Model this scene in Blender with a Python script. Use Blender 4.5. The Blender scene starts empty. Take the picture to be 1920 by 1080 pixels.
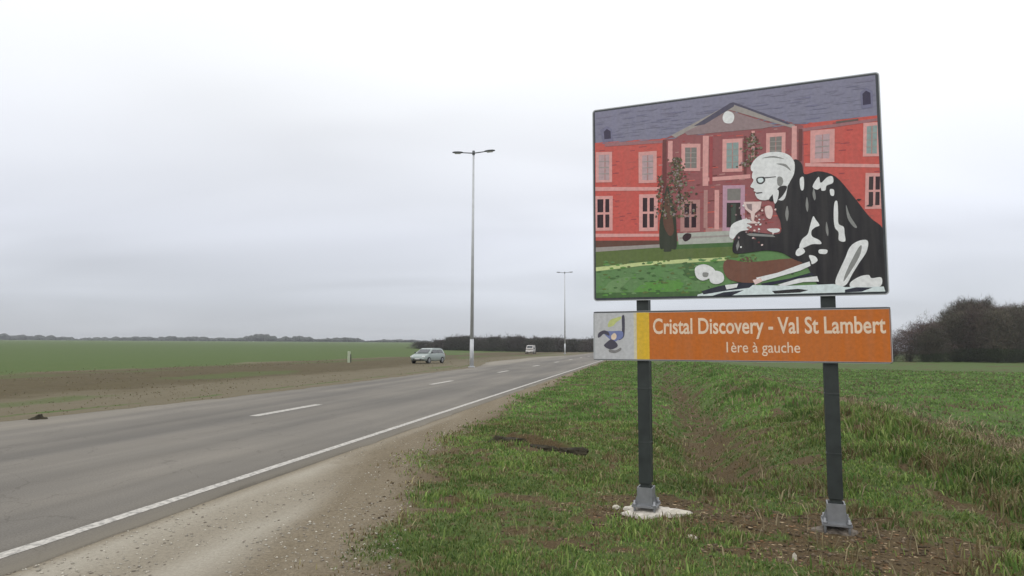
import bpy, bmesh, math, random
import numpy as np
from mathutils import Vector, Matrix
from mathutils.geometry import tessellate_polygon

# ------------------------------------------------------------------ camera
C = bpy.context.scene.collection
scene = bpy.context.scene
cam_data = bpy.data.cameras.new('camera')
cam_data.sensor_width = 36.0
cam_data.lens = 23.1
cam_data.clip_start = 0.05
cam_data.clip_end = 8000
cam = bpy.data.objects.new('camera', cam_data)
C.objects.link(cam)
cam.matrix_world = (Matrix.Translation((0, 0, 1.7))
                    @ Matrix.Rotation(math.radians(90 + 5.016), 4, 'X')
                    @ Matrix.Rotation(math.radians(0.22), 4, 'Z'))
scene.camera = cam

# ------------------------------------------------------------------ overcast sky
SUN_EL, SUN_AZ = math.radians(52), math.radians(215)
world = bpy.data.worlds.new('World')
scene.world = world
world.use_nodes = True
wt = world.node_tree
wt.nodes.clear()
N = wt.nodes.new; LK = wt.links.new
wout = N('ShaderNodeOutputWorld')
sky = N('ShaderNodeTexSky'); sky.sky_type = 'NISHITA'; sky.sun_disc = False
sky.sun_elevation = SUN_EL; sky.sun_rotation = SUN_AZ
bg_sky = N('ShaderNodeBackground'); bg_sky.inputs[1].default_value = 0.06
LK(sky.outputs[0], bg_sky.inputs[0])
tc = N('ShaderNodeTexCoord')
sep = N('ShaderNodeSeparateXYZ'); LK(tc.outputs['Generated'], sep.inputs[0])
# the cloud layer is seen as a flat ceiling: direction / elevation, so bands flatten to the horizon
mx = N('ShaderNodeMath'); mx.operation = 'MAXIMUM'; mx.inputs[1].default_value = 0.0; LK(sep.outputs[2], mx.inputs[0])
ad = N('ShaderNodeMath'); ad.operation = 'ADD'; ad.inputs[1].default_value = 0.16; LK(mx.outputs[0], ad.inputs[0])
dv = N('ShaderNodeVectorMath'); dv.operation = 'DIVIDE'
cb = N('ShaderNodeCombineXYZ')
for k in range(3): LK(ad.outputs[0], cb.inputs[k])
LK(tc.outputs['Generated'], dv.inputs[0]); LK(cb.outputs[0], dv.inputs[1])
mp = N('ShaderNodeMapping'); mp.inputs['Rotation'].default_value = (0, 0, math.radians(28))
mp.inputs['Scale'].default_value = (0.55, 1.0, 0.001)
LK(dv.outputs[0], mp.inputs[0])
nz = N('ShaderNodeTexNoise'); nz.inputs['Scale'].default_value = 0.85; nz.inputs['Detail'].default_value = 2.5
nz.inputs['Roughness'].default_value = 0.48; nz.inputs['Distortion'].default_value = 0.5
LK(mp.outputs[0], nz.inputs['Vector'])
# vertical brightness of an overcast sky: grey low down, bright overhead
gr = N('ShaderNodeValToRGB')
cr = gr.color_ramp
cr.elements[0].position = 0.0; cr.elements[0].color = (0.50, 0.52, 0.55, 1)
cr.elements[1].position = 1.0; cr.elements[1].color = (1.30, 1.32, 1.36, 1)
for p, c in ((0.06, (0.60, 0.63, 0.685, 1)), (0.16, (0.755, 0.785, 0.86, 1)), (0.28, (0.89, 0.915, 0.97, 1)),
             (0.42, (1.02, 1.04, 1.06, 1)), (0.6, (1.2, 1.22, 1.24, 1))):
    e = cr.elements.new(p); e.color = c
LK(mx.outputs[0], gr.inputs[0])
rm = N('ShaderNodeMapRange'); rm.inputs[1].default_value = 0.32; rm.inputs[2].default_value = 0.68
rm.inputs[3].default_value = 0.91; rm.inputs[4].default_value = 1.13
LK(nz.outputs[0], rm.inputs[0])
ml = N('ShaderNodeVectorMath'); ml.operation = 'SCALE'
LK(gr.outputs[0], ml.inputs[0]); LK(rm.outputs[0], ml.inputs['Scale'])
# brighter towards the right-hand side of the view, where the cloud is thinner
sx = N('ShaderNodeMapRange'); sx.inputs[1].default_value = -0.6; sx.inputs[2].default_value = 0.6
sx.inputs[3].default_value = 1.0; sx.inputs[4].default_value = 1.14
LK(sep.outputs[0], sx.inputs[0])
ml2 = N('ShaderNodeVectorMath'); ml2.operation = 'SCALE'
LK(ml.outputs[0], ml2.inputs[0]); LK(sx.outputs[0], ml2.inputs['Scale'])
bg_cl = N('ShaderNodeBackground'); bg_cl.inputs[1].default_value = 1.0
LK(ml2.outputs[0], bg_cl.inputs[0])
mix = N('ShaderNodeMixShader'); mix.inputs[0].default_value = 0.93
LK(bg_sky.outputs[0], mix.inputs[1]); LK(bg_cl.outputs[0], mix.inputs[2]); LK(mix.outputs[0], wout.inputs[0])

sun_data = bpy.data.lights.new('sun', 'SUN')
sun_data.energy = 0.7; sun_data.angle = math.radians(25); sun_data.color = (1.0, 0.97, 0.92)
sun = bpy.data.objects.new('sun', sun_data); C.objects.link(sun)
_sd = Vector((math.sin(SUN_AZ) * math.cos(SUN_EL), math.cos(SUN_AZ) * math.cos(SUN_EL), math.sin(SUN_EL)))
sun.rotation_euler = _sd.to_track_quat('Z', 'Y').to_euler()

scene.view_settings.view_transform = 'Standard'
scene.view_settings.look = 'None'
scene.view_settings.exposure = 0.0
scene.view_settings.gamma = 1.0

# ------------------------------------------------------------------ helpers
rng = np.random.default_rng(11)
random.seed(11)
TH = math.atan(250 / 1231.6)          # the road runs this far to the right of the view
CT, ST = math.cos(TH), math.sin(TH)
def xy(c, s):                          # road coordinates (across, along) -> world
    return c * CT + s * ST, -c * ST + s * CT
def cs(x, y):
    return x * CT - y * ST, x * ST + y * CT
def smooth(a, b, x):
    t = np.clip((x - a) / (b - a), 0, 1); return t * t * (3 - 2 * t)
def _h(i, j, k):
    n = (i.astype(np.int64) * 374761393 + j.astype(np.int64) * 668265263 + k * 1442695041) & 0xffffffff
    n = ((n ^ (n >> 13)) * 1274126177) & 0xffffffff
    return ((n ^ (n >> 16)) & 0xffff) / 65535.0
def vnoise(x, y, k=0):
    xi, yi = np.floor(x), np.floor(y); fx, fy = x - xi, y - yi
    fx = fx * fx * (3 - 2 * fx); fy = fy * fy * (3 - 2 * fy)
    a, b, c, d = _h(xi, yi, k), _h(xi + 1, yi, k), _h(xi, yi + 1, k), _h(xi + 1, yi + 1, k)
    return (a * (1 - fx) + b * fx) * (1 - fy) + (c * (1 - fx) + d * fx) * fy
def fbm(x, y, k=0, o=4):
    r = 0; a = .5
    for i in range(o):
        r = r + a * vnoise(x * 2 ** i, y * 2 ** i, k + i * 7); a *= .5
    return r / (1 - .5 ** o)

def tag(o, label=None, cat=None, group=None, kind=None):
    if label: o['label'] = label
    if cat: o['category'] = cat
    if group: o['group'] = group
    if kind: o['kind'] = kind
    return o
def empty(name, loc, rz=0.0):
    o = bpy.data.objects.new(name, None); C.objects.link(o)
    o.location = loc; o.rotation_euler = (0, 0, rz); o.empty_display_size = .3
    return o
def np_mesh(name, co, faces_flat, sizes, mats, parent=None, colors=None, mat_idx=None, smooth_s=False):
    me = bpy.data.meshes.new(name)
    co = np.asarray(co, np.float32); n = len(co)
    faces_flat = np.asarray(faces_flat, np.int32); sizes = np.asarray(sizes, np.int32)
    me.vertices.add(n); me.vertices.foreach_set('co', co.ravel())
    me.loops.add(len(faces_flat)); me.loops.foreach_set('vertex_index', faces_flat)
    me.polygons.add(len(sizes))
    st = np.zeros(len(sizes), np.int32); st[1:] = np.cumsum(sizes)[:-1]
    me.polygons.foreach_set('loop_start', st); me.polygons.foreach_set('loop_total', sizes)
    if mat_idx is not None: me.polygons.foreach_set('material_index', np.asarray(mat_idx, np.int32))
    if smooth_s: me.polygons.foreach_set('use_smooth', np.ones(len(sizes), bool))
    for m in (mats if isinstance(mats, (list, tuple)) else [mats]): me.materials.append(m)
    if colors is not None:
        for nm, arr in colors.items():
            at = me.color_attributes.new(nm, 'FLOAT_COLOR', 'POINT')
            at.data.foreach_set('color', np.asarray(arr, np.float32).ravel())
    me.update(calc_edges=True); me.validate()
    o = bpy.data.objects.new(name, me); C.objects.link(o)
    if parent: o.parent = parent
    return o
def obj(name, bm, mats, parent=None, bevel=0, smooth_s=False):
    me = bpy.data.meshes.new(name)
    bmesh.ops.recalc_face_normals(bm, faces=bm.faces[:])
    if smooth_s:
        for f in bm.faces: f.smooth = True
    bm.to_mesh(me); bm.free()
    for m in (mats if isinstance(mats, (list, tuple)) else [mats]): me.materials.append(m)
    o = bpy.data.objects.new(name, me); C.objects.link(o)
    if parent: o.parent = parent
    if bevel:
        b = o.modifiers.new('bevel', 'BEVEL'); b.width = bevel; b.segments = 2; b.limit_method = 'ANGLE'
    return o
def add_box(bm, x0, x1, y0, y1, z0, z1, mi=0, M=None):
    vs = [bm.verts.new(p) for p in ((x0, y0, z0), (x1, y0, z0), (x1, y1, z0), (x0, y1, z0),
                                    (x0, y0, z1), (x1, y0, z1), (x1, y1, z1), (x0, y1, z1))]
    if M is not None:
        for v in vs: v.co = M @ v.co
    for q in ((0, 3, 2, 1), (4, 5, 6, 7), (0, 1, 5, 4), (1, 2, 6, 5), (2, 3, 7, 6), (3, 0, 4, 7)):
        f = bm.faces.new([vs[i] for i in q]); f.material_index = mi
    return vs
def add_tube(bm, p0, p1, r0, r1, n=10, mi=0, caps=True):
    p0, p1 = Vector(p0), Vector(p1); d = (p1 - p0).normalized()
    a = d.orthogonal().normalized(); b = d.cross(a)
    R0 = [bm.verts.new(p0 + (a * math.cos(t) + b * math.sin(t)) * r0) for t in [2 * math.pi * i / n for i in range(n)]]
    R1 = [bm.verts.new(p1 + (a * math.cos(t) + b * math.sin(t)) * r1) for t in [2 * math.pi * i / n for i in range(n)]]
    for i in range(n):
        f = bm.faces.new((R0[i], R0[(i + 1) % n], R1[(i + 1) % n], R1[i])); f.material_index = mi; f.smooth = True
    if caps:
        bm.faces.new(R0[::-1]).material_index = mi; bm.faces.new(R1).material_index = mi
    return R0, R1

def s2l(c):
    return tuple(((v / 255) / 12.92 if v / 255 <= .04045 else ((v / 255 + .055) / 1.055) ** 2.4) for v in c)
def mat(name, col, rough=.7, metal=0, var=.0, scale=4.0, bump=0, bscale=40, spec=.5, coords='Object'):
    m = bpy.data.materials.new(name); m.use_nodes = True
    nt = m.node_tree; b = nt.nodes['Principled BSDF']
    b.inputs['Base Color'].default_value = (*col, 1); b.inputs['Roughness'].default_value = rough
    b.inputs['Metallic'].default_value = metal; b.inputs['Specular IOR Level'].default_value = spec
    if var or bump:
        t = nt.nodes.new('ShaderNodeTexCoord')
        n = nt.nodes.new('ShaderNodeTexNoise'); n.inputs['Scale'].default_value = scale; n.inputs['Detail'].default_value = 6
        nt.links.new(t.outputs[coords], n.inputs['Vector'])
        if var:
            r = nt.nodes.new('ShaderNodeMapRange'); r.inputs[1].default_value = .3; r.inputs[2].default_value = .7
            r.inputs[3].default_value = 1 - var; r.inputs[4].default_value = 1 + var
            nt.links.new(n.outputs[0], r.inputs[0])
            v = nt.nodes.new('ShaderNodeVectorMath'); v.operation = 'SCALE'; v.inputs[0].default_value = col
            nt.links.new(r.outputs[0], v.inputs['Scale']); nt.links.new(v.outputs[0], b.inputs['Base Color'])
        if bump:
            n2 = nt.nodes.new('ShaderNodeTexNoise'); n2.inputs['Scale'].default_value = bscale; n2.inputs['Detail'].default_value = 5
            nt.links.new(t.outputs[coords], n2.inputs['Vector'])
            bp = nt.nodes.new('ShaderNodeBump'); bp.inputs['Strength'].default_value = bump; bp.inputs['Distance'].default_value = .02
            nt.links.new(n2.outputs[0], bp.inputs['Height']); nt.links.new(bp.outputs[0], b.inputs['Normal'])
    return m
def attr_mat(name, rough=.8, transl=0.0, gain=1.0):
    m = bpy.data.materials.new(name); m.use_nodes = True
    nt = m.node_tree; b = nt.nodes['Principled BSDF']
    a = nt.nodes.new('ShaderNodeAttribute'); a.attribute_name = 'tint'
    nt.links.new(a.outputs['Color'], b.inputs['Base Color'])
    b.inputs['Roughness'].default_value = rough; b.inputs['Specular IOR Level'].default_value = .25
    if transl:
        t = nt.nodes.new('ShaderNodeBsdfTranslucent'); nt.links.new(a.outputs['Color'], t.inputs[0])
        mxs = nt.nodes.new('ShaderNodeMixShader'); mxs.inputs[0].default_value = transl
        nt.links.new(b.outputs[0], mxs.inputs[1]); nt.links.new(t.outputs[0], mxs.inputs[2])
        nt.links.new(mxs.outputs[0], nt.nodes['Material Output'].inputs[0])
    return m

# ------------------------------------------------------------------ terrain shape
RR, RL = -4.72, -13.1                  # right and left edge of the asphalt, in road coordinates
FEET = []                              # filled with the two feet of the sign
SIGN = dict(x=0.8757, y=7.0266, az=-0.3875, w=2.7756, zb=2.1766, H=2.1048, zc=2.0666, zd=1.5504, o1=0.505, o2=2.262)
for o_ in (SIGN['o1'], SIGN['o2']):
    FEET.append((SIGN['x'] + math.cos(SIGN['az']) * o_ + .05, SIGN['y'] + math.sin(SIGN['az']) * o_ + .1))
def road_left(s):                      # the asphalt flares out near the lay-by and far away
    return RL - 1.1 * smooth(22, 6, s) - 3.0 * smooth(48, 70, s) * smooth(125, 95, s)
def grass_edge(s):
    return np.interp(s, [-30, 0, 5, 7.5, 10, 18, 40, 400], [-2.0, -2.0, -2.15, -2.9, -3.55, -4.0, -4.35, -4.4])
def scarp(c, s):                       # a low worn lip in the turf, curving down to the left foot of the sign
    cc_ = np.array([-2.7, -2.35, -1.7, -1.0, -.5, -.2]); s_c = np.array([11.75, 11.6, 11.15, 10.6, 9.5, 8.2])
    line = np.interp(c, cc_, s_c) + (fbm(c * 2.5, s * 0 + 1, 77) - .5) * .35
    return smooth(-2.75, -2.3, c) * smooth(-.2, -.9, c) * (.55 + .45 * smooth(-1.0, -1.6, c)), s - line
def height(c, s):
    c = np.asarray(c, float); s = np.asarray(s, float)
    x, y = xy(c, s)
    r = np.hypot(x, y)
    rough = (fbm(c * 1.3, s * 1.3, 3) - .5) * .10 + (fbm(c * 6, s * 6, 9, 3) - .5) * .05
    verge = smooth(RR, RR + 2.5, c)
    near = np.clip(12 / np.maximum(r, 12), .25, 1)
    z = -.02 + verge * (.03 + rough) * 1.0
    # ditch behind the sign and the bank of long grass beyond it
    dfade = smooth(8.2, 11.0, s)
    cd = 1.25 + .25 * np.sin(s * .35) + (fbm(s * .5, c * 0 + 3, 21) - .5) * .5
    z = z - .50 * dfade * np.exp(-((c - cd) / .65) ** 2)
    z = z + .42 * smooth(7.0, 10.5, s) * np.exp(-((c - 3.6) / 1.3) ** 2) * (.55 + .9 * fbm(c * .8, s * .8, 5))
    z = z + .12 * smooth(3.5, 5, c) * smooth(7.5, 5.0, s) * fbm(c * 1.2, s * 1.2, 8)
    # small worn ridge and rut left of the sign
    a_, v = scarp(c, s)
    z = z + a_ * (.15 * smooth(-.03, .05, v) * np.exp(-(np.maximum(v, 0) / 1.1) ** 2) - .05 * np.exp(-((v + .10) / .12) ** 2))
    # the field on the right falls away towards the wood
    z = z - 2.0 * smooth(7, 95, r) * smooth(5, 14, c) * .28
    z = z - 2.5 * smooth(110, 500, r) * smooth(0, 60, c)
    # the land on the left climbs slowly
    z = z + np.clip(r - 90, 0, 820) * .0073 * smooth(-22, -75, c)
    z = z - np.clip(r - 950, 0, 3000) * .02
    L = smooth(0, -6, c - road_left(s))
    z = z + L * ((fbm(c * .7, s * .7, 31) - .5) * .16 - .04) * np.clip(smooth(160, 60, r) + .1, 0, 1)
    z = z + L * .16 * np.exp(-((c + 26) / 4.0) ** 2) * smooth(120, 60, s)
    # bed under the asphalt
    edge_l = road_left(s)
    inr = smooth(edge_l - .05, edge_l + .15, c) * smooth(RR + .05, RR - .15, c)
    z = z * (1 - inr) - .07 * inr
    zr = smooth(edge_l - 1.5, edge_l, c) * smooth(RR + 1.0, RR, c) * (1 - inr)
    z = z * (1 - zr) + (-.012) * zr
    for fx, fy in FEET:
        w = np.exp(-(((x - fx) ** 2 + (y - fy) ** 2) / .35 ** 2) ** 2)
        z = z * (1 - w) + (-.005) * w
    return z
def hz(x, y):
    c, s = cs(x, y); return float(height(np.array([c]), np.array([s]))[0])

def grass_w(c, s):
    """how much grass grows here, 0..1"""
    x, y = xy(c, s); r = np.hypot(x, y)
    n1 = fbm(c * 1.1, s * .9, 41); n2 = fbm(c * 4.2, s * 4.2, 51, 3)
    e = grass_edge(s) + (n1 - .5) * 1.5 + (n2 - .5) * .7
    g = smooth(-.45, .8, c - e + (n2 - .5) * .7)
    bare = smooth(.53, .66, n1 * .4 + n2 * .6)
    g = g * (1 - .85 * bare)
    dfade = smooth(7.6, 10.0, s) * smooth(70, 20, s)
    g = g * (1 - .85 * dfade * np.exp(-((c - 1.3) / .62) ** 2) * smooth(.25, .6, n2 + .12))
    g = g * (1 - .85 * np.exp(-((c - 6.1 - (n1 - .5) * 1.2) / .5) ** 2) * smooth(3, 7, s) * smooth(60, 30, s))
    for (fx, fy), R in zip(FEET, (.60, .86)):
        d = np.hypot(x - fx, (y - fy) * 1.2)
        g = g * (1 - .90 * smooth(R + .40, R - .35, d + (n2 - .5) * 2.2))
    # worn ground between and in front of the two feet
    for px, py, R in ((3.35, 5.5, .75), (2.3, 6.6, .7), (-.05, 6.2, .42), (1.3, 5.9, .42), (2.2, 5.55, .5), (.3, 7.3, .35), (1.75, 7.25, .45), (3.3, 4.4, .6)):
        d = np.hypot(x - px, (y - py) * 1.5)
        g = g * (1 - .72 * smooth(R + .25, R - .3, d + (n2 - .5) * 2.0 - .02))
    a_, v = scarp(c, s)
    g = g * (1 - .95 * a_ * np.exp(-((v + .05 + (n2 - .5) * .15) / .15) ** 2))
    # left of the road: verge, then ploughed strip, then crop
    gl = smooth(-33, -37, c - (fbm(c * .05, s * .05, 71) - .5) * 14)
    el_ = c - road_left(s)
    gl = np.maximum(gl, .8 * np.exp(-((el_ + 1.25 + (n2 - .5) * .5) / .22) ** 2) * smooth(.35, .5, n1))
    gl = np.maximum(gl, .55 * smooth(.52, .66, fbm(c * .22, s * .06, 72)) * (el_ < -2))
    g = np.where(c < -9, gl, g)
    return np.clip(g, 0, 1)
def crop_w(c, s):
    n1 = fbm(c * .5, s * .5, 61)
    return np.where(c < -9, 1.0, smooth(6.3, 7.0, c + (n1 - .5) * .6))

# (end of terrain helpers)

# ------------------------------------------------------------------ ground sheet
def axis(segs):
    out = []
    for a, b, n in segs: out += list(np.linspace(a, b, n, endpoint=False))
    return np.array(out + [segs[-1][1]])
def geo(a, b, d0, k):
    out = [a]; d = d0
    while out[-1] < b: out.append(out[-1] + d); d *= k
    return out
cl = np.array(sorted([-60 - v for v in geo(5, 1700, 6, 1.16)]) + list(axis([(-60, -34, 22), (-34, -16, 36), (-16, RL - .6, 14)]))[0:]
              + list(axis([(RL - .5, RR - .4, 34), (RR - .3, -1.0, 70), (-1.0, 5.0, 110), (5.0, 12, 60), (12, 40, 34)])) + [41 + v for v in geo(3, 1700, 4, 1.16)])
sl = np.array(sorted([-10 - v for v in geo(2, 300, 4, 1.3)]) + list(axis([(-10, 1.0, 16), (1.0, 13, 190), (13, 24, 90), (24, 45, 70), (45, 90, 50), (90, 200, 46)])) + geo(206, 2600, 6, 1.06))
Cg, Sg = np.meshgrid(cl, sl)
cf, sf = Cg.ravel(), Sg.ravel()
zf = height(cf, sf)
X, Y = xy(cf, sf)
nc, ns = len(cl), len(sl)
idx = np.arange(nc * ns).reshape(ns, nc)
q = np.stack([idx[:-1, :-1], idx[:-1, 1:], idx[1:, 1:], idx[1:, :-1]], -1).reshape(-1, 4)
gw = grass_w(cf, sf); cw = crop_w(cf, sf)
el = road_left(sf)
n1 = fbm(cf * .8, sf * .35, 81); n2 = fbm(cf * 3, sf * .8, 82)
# pale gravel of the right shoulder, running on as thin wheel-worn stripes
grav = smooth(RR - .1, RR + .25, cf) * smooth(grass_edge(sf) - .5, grass_edge(sf) - 1.3, cf + (n1 - .5) * .7)
str_ = .5 + .5 * np.sin((cf - RR) * 13 + (n1 - .5) * 5)
rut = .5 + .5 * np.sin((cf - RR) * 5.2 + 1.0 + (n1 - .5) * 3)
grav = grav * (.42 + .58 * np.where(sf > 9, str_, rut) * (.45 + .55 * n2))
gl_ = smooth(.2, -.1, cf - el) * smooth(-8.0, -5.0, cf - el + (n1 - .5) * 2.5)
grav_l = gl_ * (.6 + .4 * n2)
masks = np.stack([gw, np.clip(grav + 0, 0, 1), cw, np.ones_like(gw)], 1)
masks2 = np.stack([np.clip(grav_l, 0, 1), smooth(-17.5, -20.5, cf + (n1 - .5) * 2.5) * smooth(-40, -34, cf), smooth(grass_edge(sf) + .7, grass_edge(sf) - .2, cf), np.ones_like(gw)], 1)

def ground_material():
    m = bpy.data.materials.new('ground_soil_grass'); m.use_nodes = True
    nt = m.node_tree; b = nt.nodes['Principled BSDF']; n_ = nt.nodes.new; l_ = nt.links.new
    b.inputs['Roughness'].default_value = .95; b.inputs['Specular IOR Level'].default_value = .15
    geo_ = n_('ShaderNodeNewGeometry')
    A = n_('ShaderNodeAttribute'); A.attribute_name = 'mask'
    A2 = n_('ShaderNodeAttribute'); A2.attribute_name = 'mask2'
    s1 = n_('ShaderNodeSeparateColor'); l_(A.outputs['Color'], s1.inputs[0])
    s2 = n_('ShaderNodeSeparateColor'); l_(A2.outputs['Color'], s2.inputs[0])
    def noise(sc, det=6, ro=.6, vec=None):
        n = n_('ShaderNodeTexNoise'); n.inputs['Scale'].default_value = sc; n.inputs['Detail'].default_value = det; n.inputs['Roughness'].default_value = ro
        l_(vec or geo_.outputs['Position'], n.inputs['Vector']); return n.outputs[0]
    def ramp(f, *st):
        r = n_('ShaderNodeValToRGB'); e = r.color_ramp.elements
        e[0].position, e[0].color = st[0][0], (*st[0][1], 1); e[1].position, e[1].color = st[-1][0], (*st[-1][1], 1)
        for p, c in st[1:-1]: k = e.new(p); k.color = (*c, 1)
        l_(f, r.inputs[0]); return r.outputs[0]
    def mixc(f, a, c):
        r = n_('ShaderNodeMix'); r.data_type = 'RGBA'; l_(f, r.inputs[0]); l_(a, r.inputs[6]); l_(c, r.inputs[7]); return r.outputs[2]
    def math_(op, a, c):
        r = n_('ShaderNodeMath'); r.operation = op
        for k, v in ((0, a), (1, c)):
            if isinstance(v, (int, float)): r.inputs[k].default_value = v
            else: l_(v, r.inputs[k])
        return r.outputs[0]
    fine, mid, big = noise(38, 8, .7), noise(5.5), noise(.09, 5, .62)
    soil = mixc(mid, ramp(fine, (.3, (.038, .026, .012)), (.55, (.098, .070, .036)), (.75, (.19, .145, .082))),
                ramp(fine, (.3, (.062, .043, .021)), (.7, (.14, .100, .054))))
    grass = mixc(mid, ramp(fine, (.32, (.060, .078, .026)), (.55, (.105, .128, .045)), (.75, (.165, .155, .075))),
                 ramp(fine, (.3, (.055, .095, .025)), (.7, (.11, .17, .045))))
    crop = mixc(big, ramp(noise(2.2), (.3, (.060, .098, .024)), (.7, (.092, .128, .036))), ramp(mid, (.36, (.105, .108, .040)), (.64, (.045, .100, .026))))
    gravel = mixc(mid, ramp(noise(70, 8, .8), (.3, (.26, .235, .19)), (.55, (.43, .395, .325)), (.75, (.56, .52, .44))), ramp(fine, (.3, (.29, .26, .21)), (.7, (.47, .43, .355))))
    tan = mixc(mid, ramp(fine, (.3, (.082, .070, .040)), (.7, (.148, .126, .078))), ramp(fine, (.3, (.115, .10, .064)), (.7, (.20, .172, .118))))
    # ploughed strip: brown with tufts
    mpn = n_('ShaderNodeMapping'); mpn.inputs['Rotation'].default_value = (0, 0, TH); mpn.inputs['Scale'].default_value = (1.4, .12, 1)
    l_(geo_.outputs['Position'], mpn.inputs[0])
    streak = noise(1.0, 6, .65, mpn.outputs[0])
    brown = mixc(streak, ramp(mid, (.3, (.055, .041, .023)), (.7, (.100, .076, .046))), ramp(fine, (.3, (.085, .064, .036)), (.7, (.125, .112, .052))))
    gmix = n_('ShaderNodeMapRange'); gmix.inputs[1].default_value = -.22; gmix.inputs[2].default_value = .22
    l_(math_('SUBTRACT', s1.outputs[0], math_('MULTIPLY', math_('ADD', fine, mid), .5)), gmix.inputs[0])
    base = mixc(s1.outputs[1], mixc(math_('MULTIPLY', s2.outputs[2], math_('ADD', streak, .15)), soil, ramp(fine, (.3, (.16, .132, .090)), (.7, (.31, .262, .188)))) , gravel)
    base = mixc(s2.outputs[1], base, brown)
    base = mixc(s2.outputs[0], base, tan)
    green = mixc(s1.outputs[2], grass, crop)
    gfac = math_('MULTIPLY', gmix.outputs[0], 1.0)
    col = mixc(gfac, base, green)
    l_(col, b.inputs['Base Color'])
    bp = n_('ShaderNodeBump'); bp.inputs['Strength'].default_value = .8; bp.inputs['Distance'].default_value = .035
    l_(math_('ADD', math_('MULTIPLY', fine, .5), mid), bp.inputs['Height']); l_(bp.outputs[0], b.inputs['Normal'])
    return m
ground = np_mesh('ground', np.stack([X, Y, zf], 1), q.ravel(), np.full(len(q), 4), ground_material(), colors={'mask': masks, 'mask2': masks2}, smooth_s=True)
tag(ground, kind='structure')

# ------------------------------------------------------------------ road
def asphalt_material():
    m = bpy.data.materials.new('asphalt'); m.use_nodes = True
    nt = m.node_tree; b = nt.nodes['Principled BSDF']; n_ = nt.nodes.new; l_ = nt.links.new
    b.inputs['Roughness'].default_value = .85; b.inputs['Specular IOR Level'].default_value = .3
    uvn = n_('ShaderNodeAttribute'); uvn.attribute_name = 'tint'      # holds (across, along)
    g = n_('ShaderNodeNewGeometry')
    def noise(sc, det, ro, vec):
        n = n_('ShaderNodeTexNoise'); n.inputs['Scale'].default_value = sc; n.inputs['Detail'].default_value = det; n.inputs['Roughness'].default_value = ro
        l_(vec, n.inputs['Vector']); return n.outputs[0]
    mp_ = n_('ShaderNodeMapping'); mp_.inputs['Scale'].default_value = (1.0, .06, 1); l_(uvn.outputs['Vector'], mp_.inputs[0])
    streak = noise(1.6, 5, .6, mp_.outputs[0]); fine = noise(55, 6, .75, g.outputs['Position']); patch = noise(.35, 4, .5, g.outputs['Position'])
    def ramp(f, a, c, p=(.3, .7)):
        r = n_('ShaderNodeValToRGB'); e = r.color_ramp.elements; e[0].position, e[0].color = p[0], (*a, 1); e[1].position, e[1].color = p[1], (*c, 1)
        l_(f, r.inputs[0]); return r.outputs[0]
    def mul(a, c):
        v = n_('ShaderNodeVectorMath'); v.operation = 'MULTIPLY'; l_(a, v.inputs[0]); l_(c, v.inputs[1]); return v.outputs[0]
    col = mul(mul(ramp(streak, (.136, .124, .107), (.178, .163, .141)), ramp(fine, (.60,) * 3, (1.38,) * 3)), ramp(patch, (.9, .9, .9), (1.08, 1.07, 1.05)))
    vor = n_('ShaderNodeTexVoronoi'); vor.feature = 'DISTANCE_TO_EDGE'; vor.inputs['Scale'].default_value = .55
    wv = n_('ShaderNodeVectorMath'); wv.operation = 'ADD'; wn = n_('ShaderNodeTexNoise'); wn.inputs['Scale'].default_value = 1.3; wn.inputs['Detail'].default_value = 6
    l_(g.outputs['Position'], wn.inputs['Vector']); l_(g.outputs['Position'], wv.inputs[0]); l_(wn.outputs['Color'], wv.inputs[1]); l_(wv.outputs[0], vor.inputs['Vector'])
    col = mul(col, ramp(vor.outputs[0], (.76, .75, .74), (1, 1, 1), (.001, .007)))
    mp2 = n_('ShaderNodeMapping'); mp2.inputs['Scale'].default_value = (.28, .02, 1); l_(uvn.outputs['Vector'], mp2.inputs[0])
    col = mul(col, ramp(noise(2.6, 2, .4, mp2.outputs[0]), (.80, .80, .80), (1.12, 1.11, 1.09), (.40, .60)))
    # dust blown on to both edges
    sp = n_('ShaderNodeSeparateXYZ'); l_(uvn.outputs['Vector'], sp.inputs[0])
    r1 = n_('ShaderNodeMapRange'); r1.inputs[1].default_value = RR - .36; r1.inputs[2].default_value = RR - .02; l_(sp.outputs[0], r1.inputs[0])
    r2 = n_('ShaderNodeMapRange'); r2.inputs[1].default_value = RL + 1.1; r2.inputs[2].default_value = RL - .8; l_(sp.outputs[0], r2.inputs[0])
    a1 = n_('ShaderNodeMath'); a1.operation = 'ADD'; l_(r1.outputs[0], a1.inputs[0]); l_(r2.outputs[0], a1.inputs[1])
    a2 = n_('ShaderNodeMath'); a2.operation = 'MULTIPLY'; l_(a1.outputs[0], a2.inputs[0]); l_(streak, a2.inputs[1])
    mxx = n_('ShaderNodeMix'); mxx.data_type = 'RGBA'; l_(a2.outputs[0], mxx.inputs[0]); l_(col, mxx.inputs[6]); mxx.inputs[7].default_value = (.30, .265, .205, 1)
    l_(mxx.outputs[2], b.inputs['Base Color'])
    bp = n_('ShaderNodeBump'); bp.inputs['Strength'].default_value = .35; bp.inputs['Distance'].default_value = .008
    l_(fine, bp.inputs['Height']); l_(bp.outputs[0], b.inputs['Normal'])
    return m
rs = np.concatenate([np.arange(-200, -6, 4.0), np.arange(-6, 60, .25), np.arange(60, 200, 2.0), np.arange(200, 900, 20.0)])
lft = road_left(rs) + (fbm(rs * 1.7, rs * 0, 90) - .5) * .35
rgt = RR + (fbm(rs * 1.1, rs * 0 + 5, 91) - .5) * .22 + (fbm(rs * 7, rs * 0 + 5, 92) - .5) * .05
ts = np.linspace(0, 1, 14)
cc = lft[:, None] + (rgt - lft)[:, None] * ts[None, :]
ss = np.repeat(rs[:, None], 14, 1)
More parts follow.
